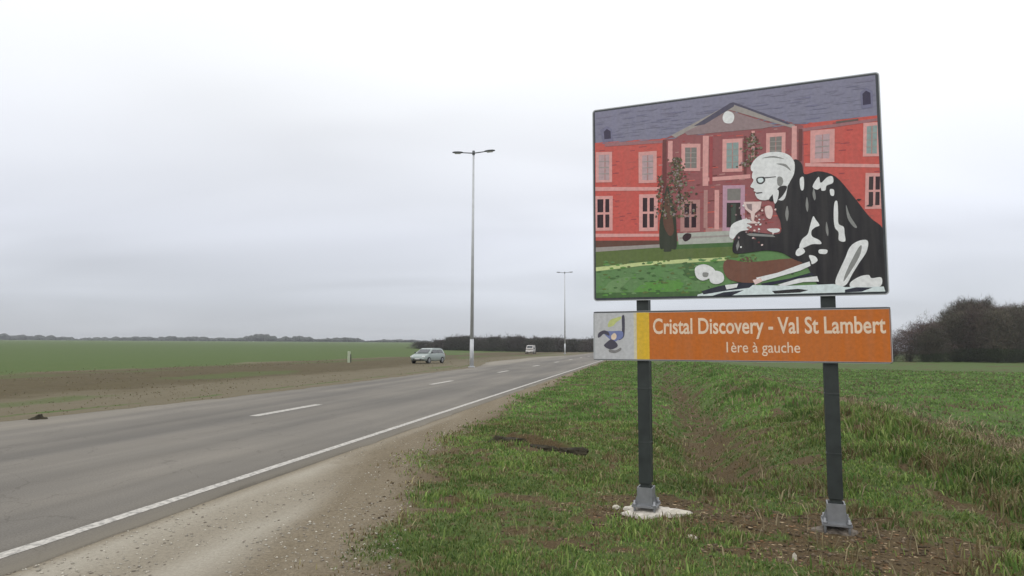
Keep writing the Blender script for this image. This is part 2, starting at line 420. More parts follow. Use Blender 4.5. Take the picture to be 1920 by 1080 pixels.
cc = np.concatenate([cc[:, :1], cc, cc[:, -1:]], 1); ss = np.concatenate([ss[:, :1], ss, ss[:, -1:]], 1)
zz = np.zeros_like(cc); zz[:, 0] = -.15; zz[:, -1] = -.15
xr, yr = xy(cc.ravel(), ss.ravel())
ii = np.arange(cc.size).reshape(cc.shape)
q = np.stack([ii[:-1, :-1], ii[:-1, 1:], ii[1:, 1:], ii[1:, :-1]], -1).reshape(-1, 4)
road = np_mesh('road', np.stack([xr, yr, zz.ravel()], 1), q.ravel(), np.full(len(q), 4), asphalt_material(),
               colors={'tint': np.stack([cc.ravel(), ss.ravel(), zz.ravel(), zz.ravel() + 1], 1)})
tag(road, kind='structure')

# painted lines, worn
def paint_material():
    m = bpy.data.materials.new('worn_road_paint'); m.use_nodes = True
    nt = m.node_tree; b = nt.nodes['Principled BSDF']; g = nt.nodes.new('ShaderNodeNewGeometry')
    n = nt.nodes.new('ShaderNodeTexNoise'); n.inputs['Scale'].default_value = 14; n.inputs['Detail'].default_value = 8; n.inputs['Roughness'].default_value = .7
    nt.links.new(g.outputs['Position'], n.inputs['Vector'])
    r = nt.nodes.new('ShaderNodeValToRGB'); e = r.color_ramp.elements
    e[0].position, e[0].color = .40, (.24, .225, .20, 1); e[1].position, e[1].color = .56, (.50, .47, .42, 1)
    nt.links.new(n.outputs[0], r.inputs[0]); nt.links.new(r.outputs[0], b.inputs['Base Color']); b.inputs['Roughness'].default_value = .7
    return m
PAINT = paint_material()
def stripe(c0, s0, s1, w, step):
    n = max(2, int((s1 - s0) / step) + 1); s_ = np.linspace(s0, s1, n)
    j = (fbm(s_ * 3, s_ * 0 + c0, 95) - .5) * .02
    a = np.stack([c0 - w / 2 + j, c0 + w / 2 + j * .5], 1); s2 = np.stack([s_, s_], 1)
    x_, y_ = xy(a.ravel(), s2.ravel()); i_ = np.arange(2 * n).reshape(n, 2)
    return np.stack([x_, y_, np.full(2 * n, .004)], 1), np.stack([i_[:-1, 0], i_[:-1, 1], i_[1:, 1], i_[1:, 0]], -1).reshape(-1, 4)
co, fq = stripe(-5.10, -60, 420, .14, .5)
tag(np_mesh('edge_line', co, fq.ravel(), np.full(len(fq), 4), PAINT), kind='structure')
cos_, fqs, off = [], [], 0
for k in range(-4, 24):
    s0 = 14.35 + 13.3 * k
    co, fq = stripe(-9.2, s0, s0 + 3.2, .25, .4)
    cos_.append(co); fqs.append(fq + off); off += len(co)
co, fq = np.concatenate(cos_), np.concatenate(fqs)
tag(np_mesh('centre_line', co, fq.ravel(), np.full(len(fq), 4), PAINT), kind='structure')
ART = [
(1,'roof',0,[0.008,0.99,0.988,0.99,0.988,0.767,0.755,0.778,0.738,0.794,0.521,0.92,0.288,0.797,0.012,0.808]),
(1,'brick',0,[0.009,0.824,0.289,0.807,0.321,0.824,0.719,0.801,0.988,0.801,0.988,0.276,0.515,0.249,0.006,0.27]),
(1,'grass',0,[0.006,0.285,0.535,0.288,0.988,0.252,0.988,0.014,0.006,0.016]),
(1,'duskred',0,[0.272,0.799,0.521,0.934,0.76,0.791,0.75,0.264,0.259,0.288]),
(2,'stone',0,[0.305,0.817,0.519,0.94,0.733,0.799,0.733,0.781,0.518,0.909,0.321,0.803]),
(2,'greypink',0,[0.353,0.825,0.518,0.906,0.673,0.806,0.625,0.8,0.364,0.809]),
(2,'cornice',0,[0.05,0.798,0.283,0.783,0.283,0.797,0.05,0.819]),
(2,'cornice',0,[0.742,0.779,0.988,0.788,0.988,0.775,0.742,0.763]),
(2,'cornicedark',0,[0.863,0.794,0.932,0.796,0.931,0.787,0.862,0.784]),
(2,'dormer',0,[0.031,0.889,0.058,0.906,0.079,0.887,0.081,0.824,0.041,0.823]),
(2,'dormer',0,[0.94,0.916,0.959,0.933,0.978,0.914,0.977,0.84,0.942,0.838]),
(2,'pink',0,[0.01,0.591,0.276,0.559,0.276,0.542,0.01,0.57]),
(2,'pink',0,[0.427,0.588,0.581,0.585,0.581,0.566,0.427,0.569]),
(2,'pink',0,[0.761,0.615,0.988,0.579,0.988,0.564,0.761,0.599]),
(2,'pink',0,[0.008,0.347,0.272,0.326,0.272,0.312,0.008,0.329]),
(2,'pinkdull',0,[0.422,0.341,0.575,0.336,0.574,0.32,0.422,0.321]),
(2,'maroon',0,[0.273,0.799,0.288,0.797,0.281,0.329,0.266,0.33]),
(2,'pink',0,[0.293,0.79,0.31,0.788,0.308,0.681,0.291,0.683]),
(2,'pink',0,[0.42,0.797,0.441,0.794,0.435,0.547,0.415,0.549]),
(2,'duskred2',0,[0.444,0.791,0.455,0.789,0.45,0.553,0.439,0.554]),
(2,'pink',0,[0.457,0.524,0.473,0.523,0.469,0.332,0.453,0.333]),
(2,'pink',0,[0.589,0.794,0.6,0.793,0.597,0.659,0.585,0.661]),
(2,'pink',0,[0.723,0.795,0.739,0.793,0.735,0.635,0.718,0.637]),
(2,'maroon',0,[0.744,0.779,0.757,0.777,0.752,0.627,0.74,0.628]),
(2,'maroon',0,[0.563,0.774,0.572,0.772,0.568,0.588,0.558,0.589]),
(2,'pinkdull',0,[0.419,0.528,0.433,0.527,0.429,0.341,0.415,0.342]),
(2,'pink',0,[0.013,0.774,0.078,0.767,0.077,0.608,0.012,0.614]),
(2,'pink',0,[0.181,0.75,0.25,0.747,0.248,0.585,0.18,0.59]),
(2,'pink',0,[0.342,0.769,0.411,0.759,0.408,0.624,0.339,0.632]),
(2,'pink',0,[0.489,0.769,0.558,0.763,0.554,0.602,0.485,0.608]),
(2,'pink',0,[0.638,0.775,0.702,0.769,0.698,0.647,0.635,0.653]),
(2,'pink',0,[0.782,0.765,0.858,0.761,0.853,0.607,0.777,0.613]),
(2,'pink',0,[0.946,0.773,0.988,0.77,0.988,0.615,0.94,0.62]),
(2,'pink',0,[0.006,0.543,0.079,0.537,0.077,0.358,0.006,0.362]),
(2,'pink',0,[0.181,0.533,0.252,0.527,0.249,0.342,0.179,0.346]),
(2,'pinkdull',0,[0.335,0.488,0.405,0.482,0.402,0.327,0.332,0.331]),
(2,'pink',0,[0.946,0.545,0.988,0.539,0.988,0.379,0.939,0.383]),
(2,'lilac',0,[0.486,0.543,0.562,0.536,0.557,0.318,0.481,0.323]),
(2,'brown',0,[0.008,0.311,0.254,0.294,0.254,0.268,0.008,0.267]),
(2,'stonelight',0,[0.321,0.324,0.516,0.321,0.52,0.294,0.515,0.262,0.325,0.265]),
(2,'grassolive',0,[0.008,0.253,0.312,0.257,0.534,0.258,0.533,0.192,0.192,0.192,0.007,0.177]),
(2,'grassdark',0,[0.312,0.268,0.515,0.265,0.524,0.245,0.312,0.246]),
(3,'slate',0,[0.386,0.85,0.519,0.944,0.533,0.94,0.531,0.924,0.427,0.853]),
(3,'slate',0,[0.519,0.944,0.531,0.945,0.683,0.837,0.72,0.807,0.71,0.805,0.627,0.865]),
(3,'white',1,[0.496,0.896,0.51,0.905,0.528,0.89,0.531,0.865,0.521,0.844,0.499,0.849,0.491,0.871]),
(3,'dormerdark',0,[0.046,0.877,0.058,0.891,0.073,0.876,0.074,0.837,0.048,0.837]),
(3,'dormerdark',0,[0.947,0.907,0.958,0.92,0.971,0.908,0.971,0.856,0.947,0.855]),
(3,'palepane',0,[0.025,0.758,0.067,0.754,0.066,0.621,0.024,0.625]),
(3,'palepane',0,[0.195,0.73,0.237,0.73,0.235,0.6,0.194,0.605]),
(3,'paneg',0,[0.355,0.748,0.397,0.742,0.395,0.64,0.354,0.645]),
(3,'paneteal',0,[0.503,0.748,0.544,0.746,0.541,0.619,0.5,0.623]),
(3,'paneg',0,[0.65,0.754,0.689,0.753,0.686,0.663,0.648,0.668]),
(3,'palepane',0,[0.797,0.74,0.842,0.741,0.838,0.626,0.793,0.632]),
(3,'paneteal',0,[0.956,0.756,0.987,0.756,0.982,0.628,0.951,0.632]),
(3,'dark',0,[0.018,0.525,0.042,0.524,0.041,0.456,0.018,0.457]),
(3,'dark',0,[0.017,0.445,0.041,0.444,0.041,0.376,0.017,0.377]),
(3,'dark',0,[0.05,0.523,0.065,0.522,0.065,0.454,0.049,0.455]),
(3,'dark',0,[0.049,0.443,0.065,0.442,0.064,0.375,0.049,0.376]),
(3,'dark',0,[0.195,0.514,0.212,0.512,0.211,0.443,0.194,0.444]),
(3,'dark',0,[0.194,0.433,0.211,0.431,0.21,0.362,0.193,0.363]),
(3,'dark',0,[0.221,0.511,0.237,0.51,0.236,0.441,0.22,0.442]),
(3,'dark',0,[0.219,0.431,0.236,0.429,0.235,0.361,0.219,0.362]),
(3,'dark',0,[0.349,0.468,0.366,0.466,0.365,0.413,0.348,0.414]),
(3,'dark',0,[0.348,0.403,0.365,0.402,0.364,0.348,0.347,0.35]),
(3,'dark',0,[0.374,0.466,0.391,0.464,0.39,0.411,0.373,0.412]),
(3,'dark',0,[0.373,0.401,0.39,0.4,0.389,0.347,0.372,0.348]),
(3,'dark',0,[0.956,0.527,0.969,0.526,0.966,0.466,0.953,0.468]),
(3,'dark',0,[0.953,0.458,0.966,0.457,0.964,0.397,0.951,0.399]),
(3,'dark',0,[0.975,0.525,0.988,0.524,0.986,0.465,0.973,0.466]),
(3,'dark',0,[0.973,0.456,0.985,0.455,0.983,0.396,0.97,0.397]),
(3,'paneg',0,[0.501,0.525,0.547,0.521,0.545,0.464,0.5,0.468]),
(3,'door',0,[0.498,0.457,0.545,0.453,0.542,0.335,0.495,0.338]),
(3,'greendark',0,[0.513,0.451,0.529,0.449,0.526,0.339,0.511,0.34]),
(3,'stone',0,[0.008,0.276,0.312,0.274,0.312,0.26,0.008,0.253]),
(3,'stone',0,[0.329,0.304,0.516,0.302,0.516,0.294,0.329,0.294]),
(3,'dark',1,[0.342,0.311,0.355,0.322,0.371,0.315,0.367,0.294,0.35,0.281,0.34,0.295]),
(3,'path',0,[0.007,0.174,0.192,0.19,0.342,0.195,0.494,0.196,0.495,0.18,0.352,0.177,0.192,0.172,0.007,0.153]),
(3,'grasslight',1,[0.045,0.066,0.079,0.106,0.147,0.116,0.102,0.052,0.146,0.037,0.056,0.029]),
(3,'grassbright',1,[0.157,0.037,0.191,0.079,0.267,0.098,0.34,0.078,0.308,0.037,0.223,0.02]),
(3,'grassdark',0,[0.006,0.043,0.39,0.037,0.43,0.015,0.006,0.016]),
(3,'grassdark',1,[0.342,0.165,0.393,0.167,0.392,0.091,0.351,0.112]),
(4,'pinkdull',0,[0.048,0.756,0.052,0.756,0.051,0.623,0.047,0.623]),
(4,'stone',0,[0.025,0.725,0.067,0.721,0.067,0.717,0.025,0.721]),
(4,'stone',0,[0.024,0.693,0.066,0.689,0.066,0.684,0.024,0.688]),
(4,'stone',0,[0.024,0.66,0.066,0.656,0.066,0.652,0.024,0.656]),
(4,'pinkdull',0,[0.214,0.73,0.218,0.73,0.216,0.602,0.212,0.603]),
(4,'stone',0,[0.195,0.7,0.236,0.699,0.236,0.694,0.195,0.696]),
(4,'stone',0,[0.194,0.668,0.236,0.667,0.236,0.663,0.194,0.664]),
(4,'stone',0,[0.194,0.637,0.235,0.635,0.235,0.631,0.194,0.632]),
(4,'pinkdull',0,[0.374,0.745,0.378,0.745,0.376,0.643,0.372,0.643]),
(4,'stone',0,[0.355,0.723,0.396,0.718,0.396,0.713,0.355,0.719]),
(4,'stone',0,[0.355,0.698,0.396,0.693,0.396,0.689,0.354,0.694]),
(4,'stone',0,[0.354,0.674,0.395,0.669,0.395,0.664,0.354,0.669]),
(4,'pinkdull',0,[0.522,0.747,0.525,0.746,0.522,0.621,0.519,0.621]),
(4,'stone',0,[0.502,0.718,0.543,0.715,0.543,0.711,0.502,0.714]),
(4,'stone',0,[0.501,0.687,0.543,0.684,0.543,0.68,0.501,0.683]),
(4,'stone',0,[0.5,0.656,0.542,0.653,0.542,0.649,0.5,0.652]),
(4,'pinkdull',0,[0.668,0.754,0.671,0.753,0.669,0.665,0.665,0.665]),
(4,'stone',0,[0.65,0.734,0.688,0.731,0.688,0.727,0.65,0.73]),
(4,'stone',0,[0.649,0.712,0.687,0.709,0.687,0.705,0.649,0.708]),
(4,'stone',0,[0.649,0.691,0.687,0.688,0.687,0.684,0.648,0.687]),
(4,'pinkdull',0,[0.818,0.741,0.821,0.74,0.817,0.629,0.814,0.629]),
(4,'stone',0,[0.796,0.715,0.841,0.713,0.841,0.71,0.796,0.711]),
(4,'stone',0,[0.795,0.687,0.84,0.686,0.84,0.682,0.795,0.683]),
(4,'stone',0,[0.794,0.659,0.839,0.658,0.839,0.654,0.794,0.655]),
(4,'pinkdull',0,[0.97,0.756,0.973,0.756,0.968,0.63,0.965,0.631]),
(4,'stone',0,[0.955,0.726,0.985,0.725,0.985,0.721,0.954,0.723]),
(4,'stone',0,[0.953,0.695,0.984,0.694,0.984,0.69,0.953,0.691]),
(4,'stone',0,[0.952,0.664,0.983,0.663,0.983,0.659,0.952,0.66]),
(4,'treedark',1,[0.287,0.569,0.301,0.497,0.315,0.425,0.319,0.313,0.316,0.249,0.299,0.247,0.297,0.237,0.271,0.237,0.271,0.251,0.256,0.26,0.256,0.373,0.268,0.457]),
(4,'treebrown',1,[0.287,0.541,0.298,0.454,0.309,0.341,0.292,0.314,0.271,0.372,0.274,0.456]),
(7,'brownbench',1,[0.493,0.183,0.57,0.167,0.7,0.176,0.754,0.162,0.606,0.075,0.511,0.083,0.482,0.13]),
(7,'ink',1,[0.701,0.564,0.725,0.635,0.75,0.614,0.758,0.563,0.802,0.571,0.855,0.539,0.906,0.443,0.952,0.346,0.988,0.294,0.988,0.227,0.988,0.021,0.835,0.014,0.785,0.056,0.753,0.142,0.715,0.171,0.676,0.205,0.628,0.218,0.581,0.214,0.521,0.211,0.515,0.249,0.527,0.293,0.549,0.316,0.612,0.302,0.671,0.294,0.676,0.345,0.666,0.385,0.658,0.425,0.672,0.464,0.688,0.486]),
(8,'cream',1,[0.621,0.643,0.593,0.603,0.586,0.571,0.591,0.554,0.58,0.526,0.592,0.514,0.591,0.503,0.598,0.497,0.595,0.487,0.605,0.464,0.627,0.455,0.654,0.46,0.687,0.449,0.701,0.501,0.704,0.58,0.668,0.637]),
(8,'pinklight',0,[0.555,0.455,0.616,0.45,0.611,0.416,0.593,0.396,0.589,0.362,0.604,0.348,0.567,0.35,0.581,0.362,0.578,0.397,0.56,0.42]),
(8,'pinklight',1,[0.626,0.421,0.645,0.427,0.652,0.4,0.645,0.367,0.631,0.375]),
(8,'ink',1,[0.538,0.395,0.549,0.37,0.545,0.314,0.527,0.301,0.523,0.342]),
(9,'cream',1,[0.587,0.598,0.584,0.626,0.606,0.664,0.641,0.681,0.681,0.678,0.711,0.658,0.727,0.622,0.725,0.572,0.713,0.539,0.7,0.511,0.689,0.523,0.682,0.553,0.666,0.563,0.658,0.595,0.63,0.612,0.605,0.602]),
(9,'greypink',0,[0.564,0.444,0.583,0.442,0.584,0.407,0.569,0.422]),
(9,'white',1,[0.513,0.348,0.547,0.37,0.568,0.371,0.581,0.357,0.564,0.35,0.577,0.341,0.563,0.331,0.57,0.32,0.545,0.316,0.529,0.301,0.517,0.281,0.504,0.295]),
(9,'white',1,[0.631,0.319,0.67,0.317,0.669,0.302,0.649,0.3]),
(9,'white',1,[0.744,0.546,0.755,0.548,0.754,0.496,0.746,0.489,0.742,0.518]),
(9,'white',1,[0.782,0.503,0.802,0.545,0.808,0.516,0.829,0.54,0.845,0.541,0.846,0.512,0.826,0.501,0.822,0.481,0.81,0.48,0.807,0.493,0.796,0.486]),
(9,'white',1,[0.836,0.483,0.848,0.479,0.847,0.453,0.837,0.457]),
(9,'white',1,[0.848,0.42,0.857,0.425,0.858,0.372,0.858,0.324,0.873,0.308,0.875,0.278,0.876,0.243,0.857,0.249,0.857,0.284,0.846,0.309,0.844,0.36]),
(9,'grey',1,[0.786,0.493,0.791,0.453,0.786,0.438,0.781,0.467]),
(9,'white',1,[0.78,0.364,0.788,0.349,0.799,0.322,0.785,0.313,0.774,0.298,0.775,0.273,0.797,0.254,0.802,0.236,0.774,0.237,0.748,0.223,0.733,0.226,0.743,0.262,0.761,0.284,0.769,0.319]),
(9,'white',1,[0.725,0.214,0.74,0.226,0.751,0.203,0.731,0.186,0.721,0.194]),
(9,'white',1,[0.763,0.187,0.782,0.181,0.789,0.161,0.772,0.146,0.768,0.162]),
(9,'white',1,[0.796,0.211,0.82,0.208,0.816,0.19,0.795,0.194]),
(9,'white',1,[0.902,0.232,0.927,0.245,0.944,0.237,0.938,0.191,0.915,0.143,0.893,0.094,0.873,0.048,0.846,0.041,0.842,0.07,0.858,0.122,0.875,0.171,0.886,0.208]),
(9,'grey',1,[0.913,0.207,0.925,0.218,0.916,0.17,0.885,0.099,0.866,0.063,0.877,0.112]),
(9,'white',1,[0.885,0.055,0.913,0.082,0.941,0.089,0.95,0.074,0.978,0.076,0.976,0.04,0.944,0.029,0.894,0.029]),
(9,'cream',0,[0.591,0.093,0.662,0.113,0.735,0.147,0.764,0.159,0.767,0.139,0.734,0.119,0.652,0.09,0.596,0.07]),
(9,'pinklight',0,[0.579,0.083,0.606,0.091,0.611,0.075,0.586,0.06]),
(9,'inkblue',0,[0.605,0.065,0.698,0.084,0.769,0.109,0.778,0.096,0.697,0.072,0.614,0.049]),
(9,'white',0,[0.66,0.057,0.724,0.082,0.786,0.091,0.791,0.066,0.742,0.066,0.678,0.049]),
(9,'whiteblue',0,[0.39,0.021,0.481,0.053,0.568,0.06,0.697,0.051,0.837,0.053,0.87,0.038,0.984,0.036,0.988,0.014,0.388,0.013]),
(9,'grey',1,[0.699,0.422,0.703,0.383,0.697,0.349,0.692,0.384]),
(9,'grey',1,[0.883,0.407,0.894,0.356,0.913,0.305,0.903,0.306,0.886,0.347]),
(9,'grey',1,[0.821,0.336,0.826,0.298,0.824,0.27,0.818,0.298]),
(9,'grey',1,[0.763,0.456,0.767,0.417,0.763,0.386,0.758,0.417]),
(9,'grey',0,[0.562,0.3,0.574,0.304,0.649,0.29,0.658,0.279,0.574,0.291]),
(9,'grey',0,[0.526,0.248,0.535,0.274,0.538,0.248,0.529,0.221]),
(10,'grey',1,[0.621,0.656,0.659,0.662,0.696,0.642,0.659,0.654]),
(10,'grey',1,[0.668,0.624,0.699,0.617,0.715,0.584,0.695,0.607]),
(10,'ink',1,[0.602,0.564,0.625,0.567,0.63,0.548,0.618,0.533,0.603,0.54]),
(10,'ink',0,[0.625,0.564,0.666,0.564,0.666,0.56,0.626,0.559]),
(10,'grey',1,[0.671,0.559,0.684,0.558,0.689,0.536,0.681,0.516,0.67,0.525]),
(10,'ink',0,[0.597,0.495,0.617,0.495,0.621,0.49,0.6,0.488]),
(10,'ink',1,[0.64,0.456,0.666,0.499,0.681,0.516,0.701,0.511,0.687,0.473,0.665,0.449]),
(10,'inkblue',0,[0.403,0.037,0.461,0.058,0.53,0.073,0.587,0.068,0.567,0.047,0.48,0.034,0.41,0.021]),
(10,'inkblue',0,[0.48,0.029,0.548,0.036,0.509,0.013,0.44,0.013]),
(10,'ink',0,[0.641,0.029,0.723,0.036,0.758,0.029,0.731,0.019,0.65,0.016]),
(10,'inkblue',0,[0.869,0.026,0.903,0.036,0.952,0.033,0.919,0.016,0.869,0.014]),
(10,'cream',1,[0.383,0.151,0.413,0.166,0.443,0.149,0.453,0.125,0.436,0.101,0.408,0.088,0.386,0.107]),
(10,'white',1,[0.432,0.117,0.453,0.133,0.478,0.119,0.481,0.084,0.459,0.069,0.436,0.079]),
(10,'grey',1,[0.41,0.126,0.429,0.123,0.424,0.104,0.41,0.107]),
(10,'white',0,[0.485,0.063,0.53,0.068,0.525,0.05,0.49,0.042]),
(11,'whiteblue',1,[0.606,0.56,0.621,0.562,0.624,0.548,0.616,0.54,0.607,0.545]),
(11,'cream',1,[0.655,0.505,0.673,0.495,0.668,0.451,0.659,0.436,0.654,0.465]),
]

# ------------------------------------------------------------------ the tourist sign
COL = dict(brick2=(172,82,76), roof2=(118,114,134), roof=(124,122,142), brick=(188,84,76), grass=(92,128,78), duskred=(142,82,84), duskred2=(150,66,70), stone=(150,142,138),
    greypink=(140,120,122), slate=(78,74,92), white=(246,244,240), cornice=(150,104,108), cornicedark=(96,84,80), dormer=(112,110,134),
    dormerdark=(58,52,74), pink=(206,150,146), pinkdull=(168,124,120), maroon=(104,52,52), paneg=(120,116,112), palepane=(176,150,154),
    paneteal=(134,150,148), dark=(42,20,30), lilac=(180,140,158), door=(44,36,36), greendark=(58,68,60), brown=(92,62,52), stonelight=(166,168,160),
    grassolive=(88,104,54), grassdark=(66,98,54), path=(188,198,138), grasslight=(104,136,88), grassbright=(88,136,62), treedark=(46,52,40),
    treebrown=(92,62,50), olive=(92,84,58), olivedark=(62,56,42), olivegrey=(112,114,92), olivelight=(112,132,72), brownbench=(110,72,58),
    ink=(34,32,36), cream=(240,238,226), mint=(190,206,200), skin=(222,200,190), grey=(130,130,128), pinklight=(226,190,186), inkblue=(34,36,52), whiteblue=(204,214,218))
def print_mat(name, rgb, gain=1.0):
    c = tuple(min(.85, v * gain) for v in s2l(rgb))
    m = mat('print_' + name, c, rough=.42, var=.10, scale=30, spec=.35)
    # rain streaks and road film on the printed sheet
    nt = m.node_tree; b = nt.nodes['Principled BSDF']; src = b.inputs['Base Color'].links[0].from_socket
    t = nt.nodes.new('ShaderNodeTexCoord'); mp_ = nt.nodes.new('ShaderNodeMapping'); mp_.inputs['Scale'].default_value = (9, 9, .9)
    n = nt.nodes.new('ShaderNodeTexNoise'); n.inputs['Scale'].default_value = 1.6; n.inputs['Detail'].default_value = 7
    r = nt.nodes.new('ShaderNodeMapRange'); r.inputs[1].default_value = .35; r.inputs[2].default_value = .75; r.inputs[3].default_value = 0; r.inputs[4].default_value = .15
    mx_ = nt.nodes.new('ShaderNodeMix'); mx_.data_type = 'RGBA'; mx_.inputs[7].default_value = (.24, .22, .19, 1)
    nt.links.new(t.outputs['Object'], mp_.inputs[0]); nt.links.new(mp_.outputs[0], n.inputs['Vector']); nt.links.new(n.outputs[0], r.inputs[0])
    nt.links.new(r.outputs[0], mx_.inputs[0]); nt.links.new(src, mx_.inputs[6]); nt.links.new(mx_.outputs[2], b.inputs['Base Color'])
    return m
STEEL = mat('galvanised_steel', (.27, .275, .285), rough=.5, metal=.55, var=.12, scale=14, bump=.05)
ALU = mat('aluminium_back', (.50, .51, .52), rough=.45, metal=.6, var=.06)
POST = mat('dark_green_grey_paint', (.030, .036, .034), rough=.5, var=.25, scale=8, bump=.05, spec=.45)
BORDER = print_mat('border', (62, 66, 72)); RIMM = mat('panel_rim_grey', (.42, .43, .44), rough=.5)

def rounded(w, h, r, n=5):
    P = []
    for cx, cy, a0 in ((w - r, h - r, 0), (r, h - r, 90), (r, r, 180), (w - r, r, 270)):
        for i in range(n + 1):
            a = math.radians(a0 + 90 * i / n); P.append((cx + r * math.cos(a), cy + r * math.sin(a)))
    return P
def slab(bm, pts, y_front, y_back, x0, z0, mf, mb):
    f = [bm.verts.new((x0 + a, y_front, z0 + b)) for a, b in pts]
    k = [bm.verts.new((x0 + a, y_back, z0 + b)) for a, b in pts]
    bm.faces.new(f).material_index = mf; bm.faces.new(k[::-1]).material_index = mb
    n = len(pts)
    for i in range(n): bm.faces.new((f[i], k[i], k[(i + 1) % n], f[(i + 1) % n])).material_index = mb
def flat(bm, pts, y, mi):
    V = [Vector((a, 0, b)) for a, b in pts]
    vs = [bm.verts.new((a, y, b)) for a, b in pts]
    for t in tessellate_polygon([V]):
        try: f = bm.faces.new([vs[i] for i in t])
        except ValueError: continue
        f.material_index = mi
        f.normal_update()
        if f.normal.y > 0: f.normal_flip()
def spline(pts, n=4):
    out = []; m = len(pts)
    for i in range(m):
        p0, p1, p2, p3 = (np.array(pts[(i + k - 1) % m]) for k in range(4))
        for j in range(n):
            t = j / n
            out.append(tuple(.5 * ((2 * p1) + (-p0 + p2) * t + (2 * p0 - 5 * p1 + 4 * p2 - p3) * t * t + (-p0 + 3 * p1 - 3 * p2 + p3) * t ** 3)))
    return out
def nobm(name, bm, mats, parent):      # link without re-orienting normals
    me = bpy.data.meshes.new(name); bm.to_mesh(me); bm.free()
    for m in mats: me.materials.append(m)
    o = bpy.data.objects.new(name, me); C.objects.link(o); o.parent = parent; return o

sg = SIGN
sign = empty('tourist_sign', (sg['x'], sg['y'], 0), sg['az'])
tag(sign, 'large tourist sign showing a red mansion and bent craftsman, on two dark posts', 'sign')
W_, H_ = sg['w'], sg['H']
names = sorted(COL); mi_of = {n: i + 3 for i, n in enumerate(names)}
mats = [BORDER, ALU, RIMM] + [print_mat(n, COL[n], 1.25) for n in names]
bm = bmesh.new()
slab(bm, rounded(W_, H_, .035), 0, .003, 0, sg['zb'], 2, 1)
flat(bm, [(a + .010, b + .010 + sg['zb']) for a, b in rounded(W_ - .020, H_ - .020, .028)], -.0006, 0)
# the printed picture: large fields first, then fine brickwork, glazing bars, ivy and lawn texture, then the craftsman
RA = random.Random(9); state = [-.0010]
def put(pts, col):
    pts = [(min(W_ - .028, max(.028, a)), min(sg['zb'] + H_ - .028, max(sg['zb'] + .028, b))) for a, b in pts]
    cl_ = [p for i, p in enumerate(pts) if (abs(p[0] - pts[i - 1][0]) + abs(p[1] - pts[i - 1][1])) > 1e-4]
    if len(cl_) >= 3: flat(bm, cl_, state[0], mi_of[col]); state[0] -= .000004
def put_uv(pts, col): put([(a * W_, sg['zb'] + b * H_) for a, b in pts], col)
def dab(u, v, du, dv, col, n=5):
    put_uv([(u + du * RA.uniform(.6, 1.1) * math.cos(t), v + dv * RA.uniform(.6, 1.1) * math.sin(t)) for t in [6.283 * (i + RA.random() * .5) / n for i in range(n)]], col)
prev = 0
for lay, col, sm, fl in ART:
    if lay != prev:
        if lay == 2:
            for i in range(300):      # courses of brick
                u, v = RA.uniform(.02, .98), RA.uniform(.30, .80); w_ = RA.uniform(.008, .03)
                put_uv([(u, v), (u + w_, v), (u + w_, v + .005), (u, v + .005)], RA.choice(['pinkdull', 'duskred2', 'duskred', 'brick', 'maroon'] if .23 < u < .72 else ['brick2', 'brick2', 'brick', 'duskred2']))
            for i in range(160): dab(RA.uniform(.02, .98), RA.uniform(.80, .97), RA.uniform(.02, .05), .004, RA.choice(['dormer', 'roof', 'roof', 'roof2']), 4)
        if lay == 4:
            for i in range(240): dab(RA.uniform(.02, .60), RA.uniform(.03, .20), RA.uniform(.004, .016), .006, RA.choice(['grassdark', 'grassbright', 'grasslight', 'grass', 'grassolive']), 5)
        if lay == 7:
            for cx_, hw, v0, v1, n_ in ((.325, .062, .40, .70, 420), (.59, .045, .62, .78, 170), (.262, .022, .42, .62, 80), (.56, .075, .13, .19, 130)):
                for i in range(n_):
                    v = RA.uniform(v0, v1); hw_ = hw * (1.05 - .75 * (v - v0) / (v1 - v0)); u = cx_ + RA.gauss(0, .5) * hw_
                    r_ = RA.uniform(.002, .0065); dab(u, v, r_, r_ * 1.3, RA.choice(['olive', 'olivedark', 'treebrown', 'olivegrey', 'olive', 'greypink'] if v0 > .2 else ['olive', 'olivelight', 'grassbright', 'treebrown']), 5)
        if lay == 8:
            for i in range(50): dab(RA.uniform(.66, .98), RA.uniform(.06, .45), RA.uniform(.004, .014), RA.uniform(.002, .006), RA.choice(['ink']), 4)
            for i in range(60): dab(RA.gauss(.59, .03), RA.gauss(.36, .05), .005, .006, RA.choice(['pinklight', 'greypink', 'white', 'maroon', 'pinkdull']), 5)
        prev = lay
    pts = [(fl[i] * W_, sg['zb'] + fl[i + 1] * H_) for i in range(0, len(fl), 2)]
    if sm: pts = spline(pts)
    put(pts, col)
panel = nobm('picture_panel', bm, mats, sign)
# the lower strip
zd, zc = sg['zd'], sg['zc']; h2 = zc - zd
ORANGE, YELLOW = print_mat('orange', (198, 108, 36)), print_mat('yellow', (224, 182, 52))
PALE, CREAM_ = print_mat('pale_field', (196, 196, 198)), print_mat('cream_field', (214, 204, 176))
LETTER = print_mat('lettering', (240, 212, 186)); RUST = print_mat('strip_border', (140, 82, 44))
MARKB, MARKD, MARKY = print_mat('mark_blue', (118, 128, 176)), print_mat('mark_dark', (72, 70, 86)), print_mat('mark_green', (198, 204, 130))
bm = bmesh.new()
slab(bm, rounded(W_ + .01, h2, .03), 0, .003, -.005, zd, 0, 1)
u1, u2 = .165 * W_, .212 * W_
def rect(bm, x0, x1, z0, z1, y, mi): flat(bm, [(x0, z0), (x1, z0), (x1, z1), (x0, z1)], y, mi)
rect(bm, .012, u1 - .03, zd + .016, zc - .020, -.0006, 2)
rect(bm, u1 - .03, u1 + .0, zd + .016, zc - .020, -.0006, 3)
rect(bm, u1, u2, zd + .014, zc - .018, -.0007, 4)
rect(bm, u2, W_ - .010, zd + .014, zc - .020, -.0006, 5)
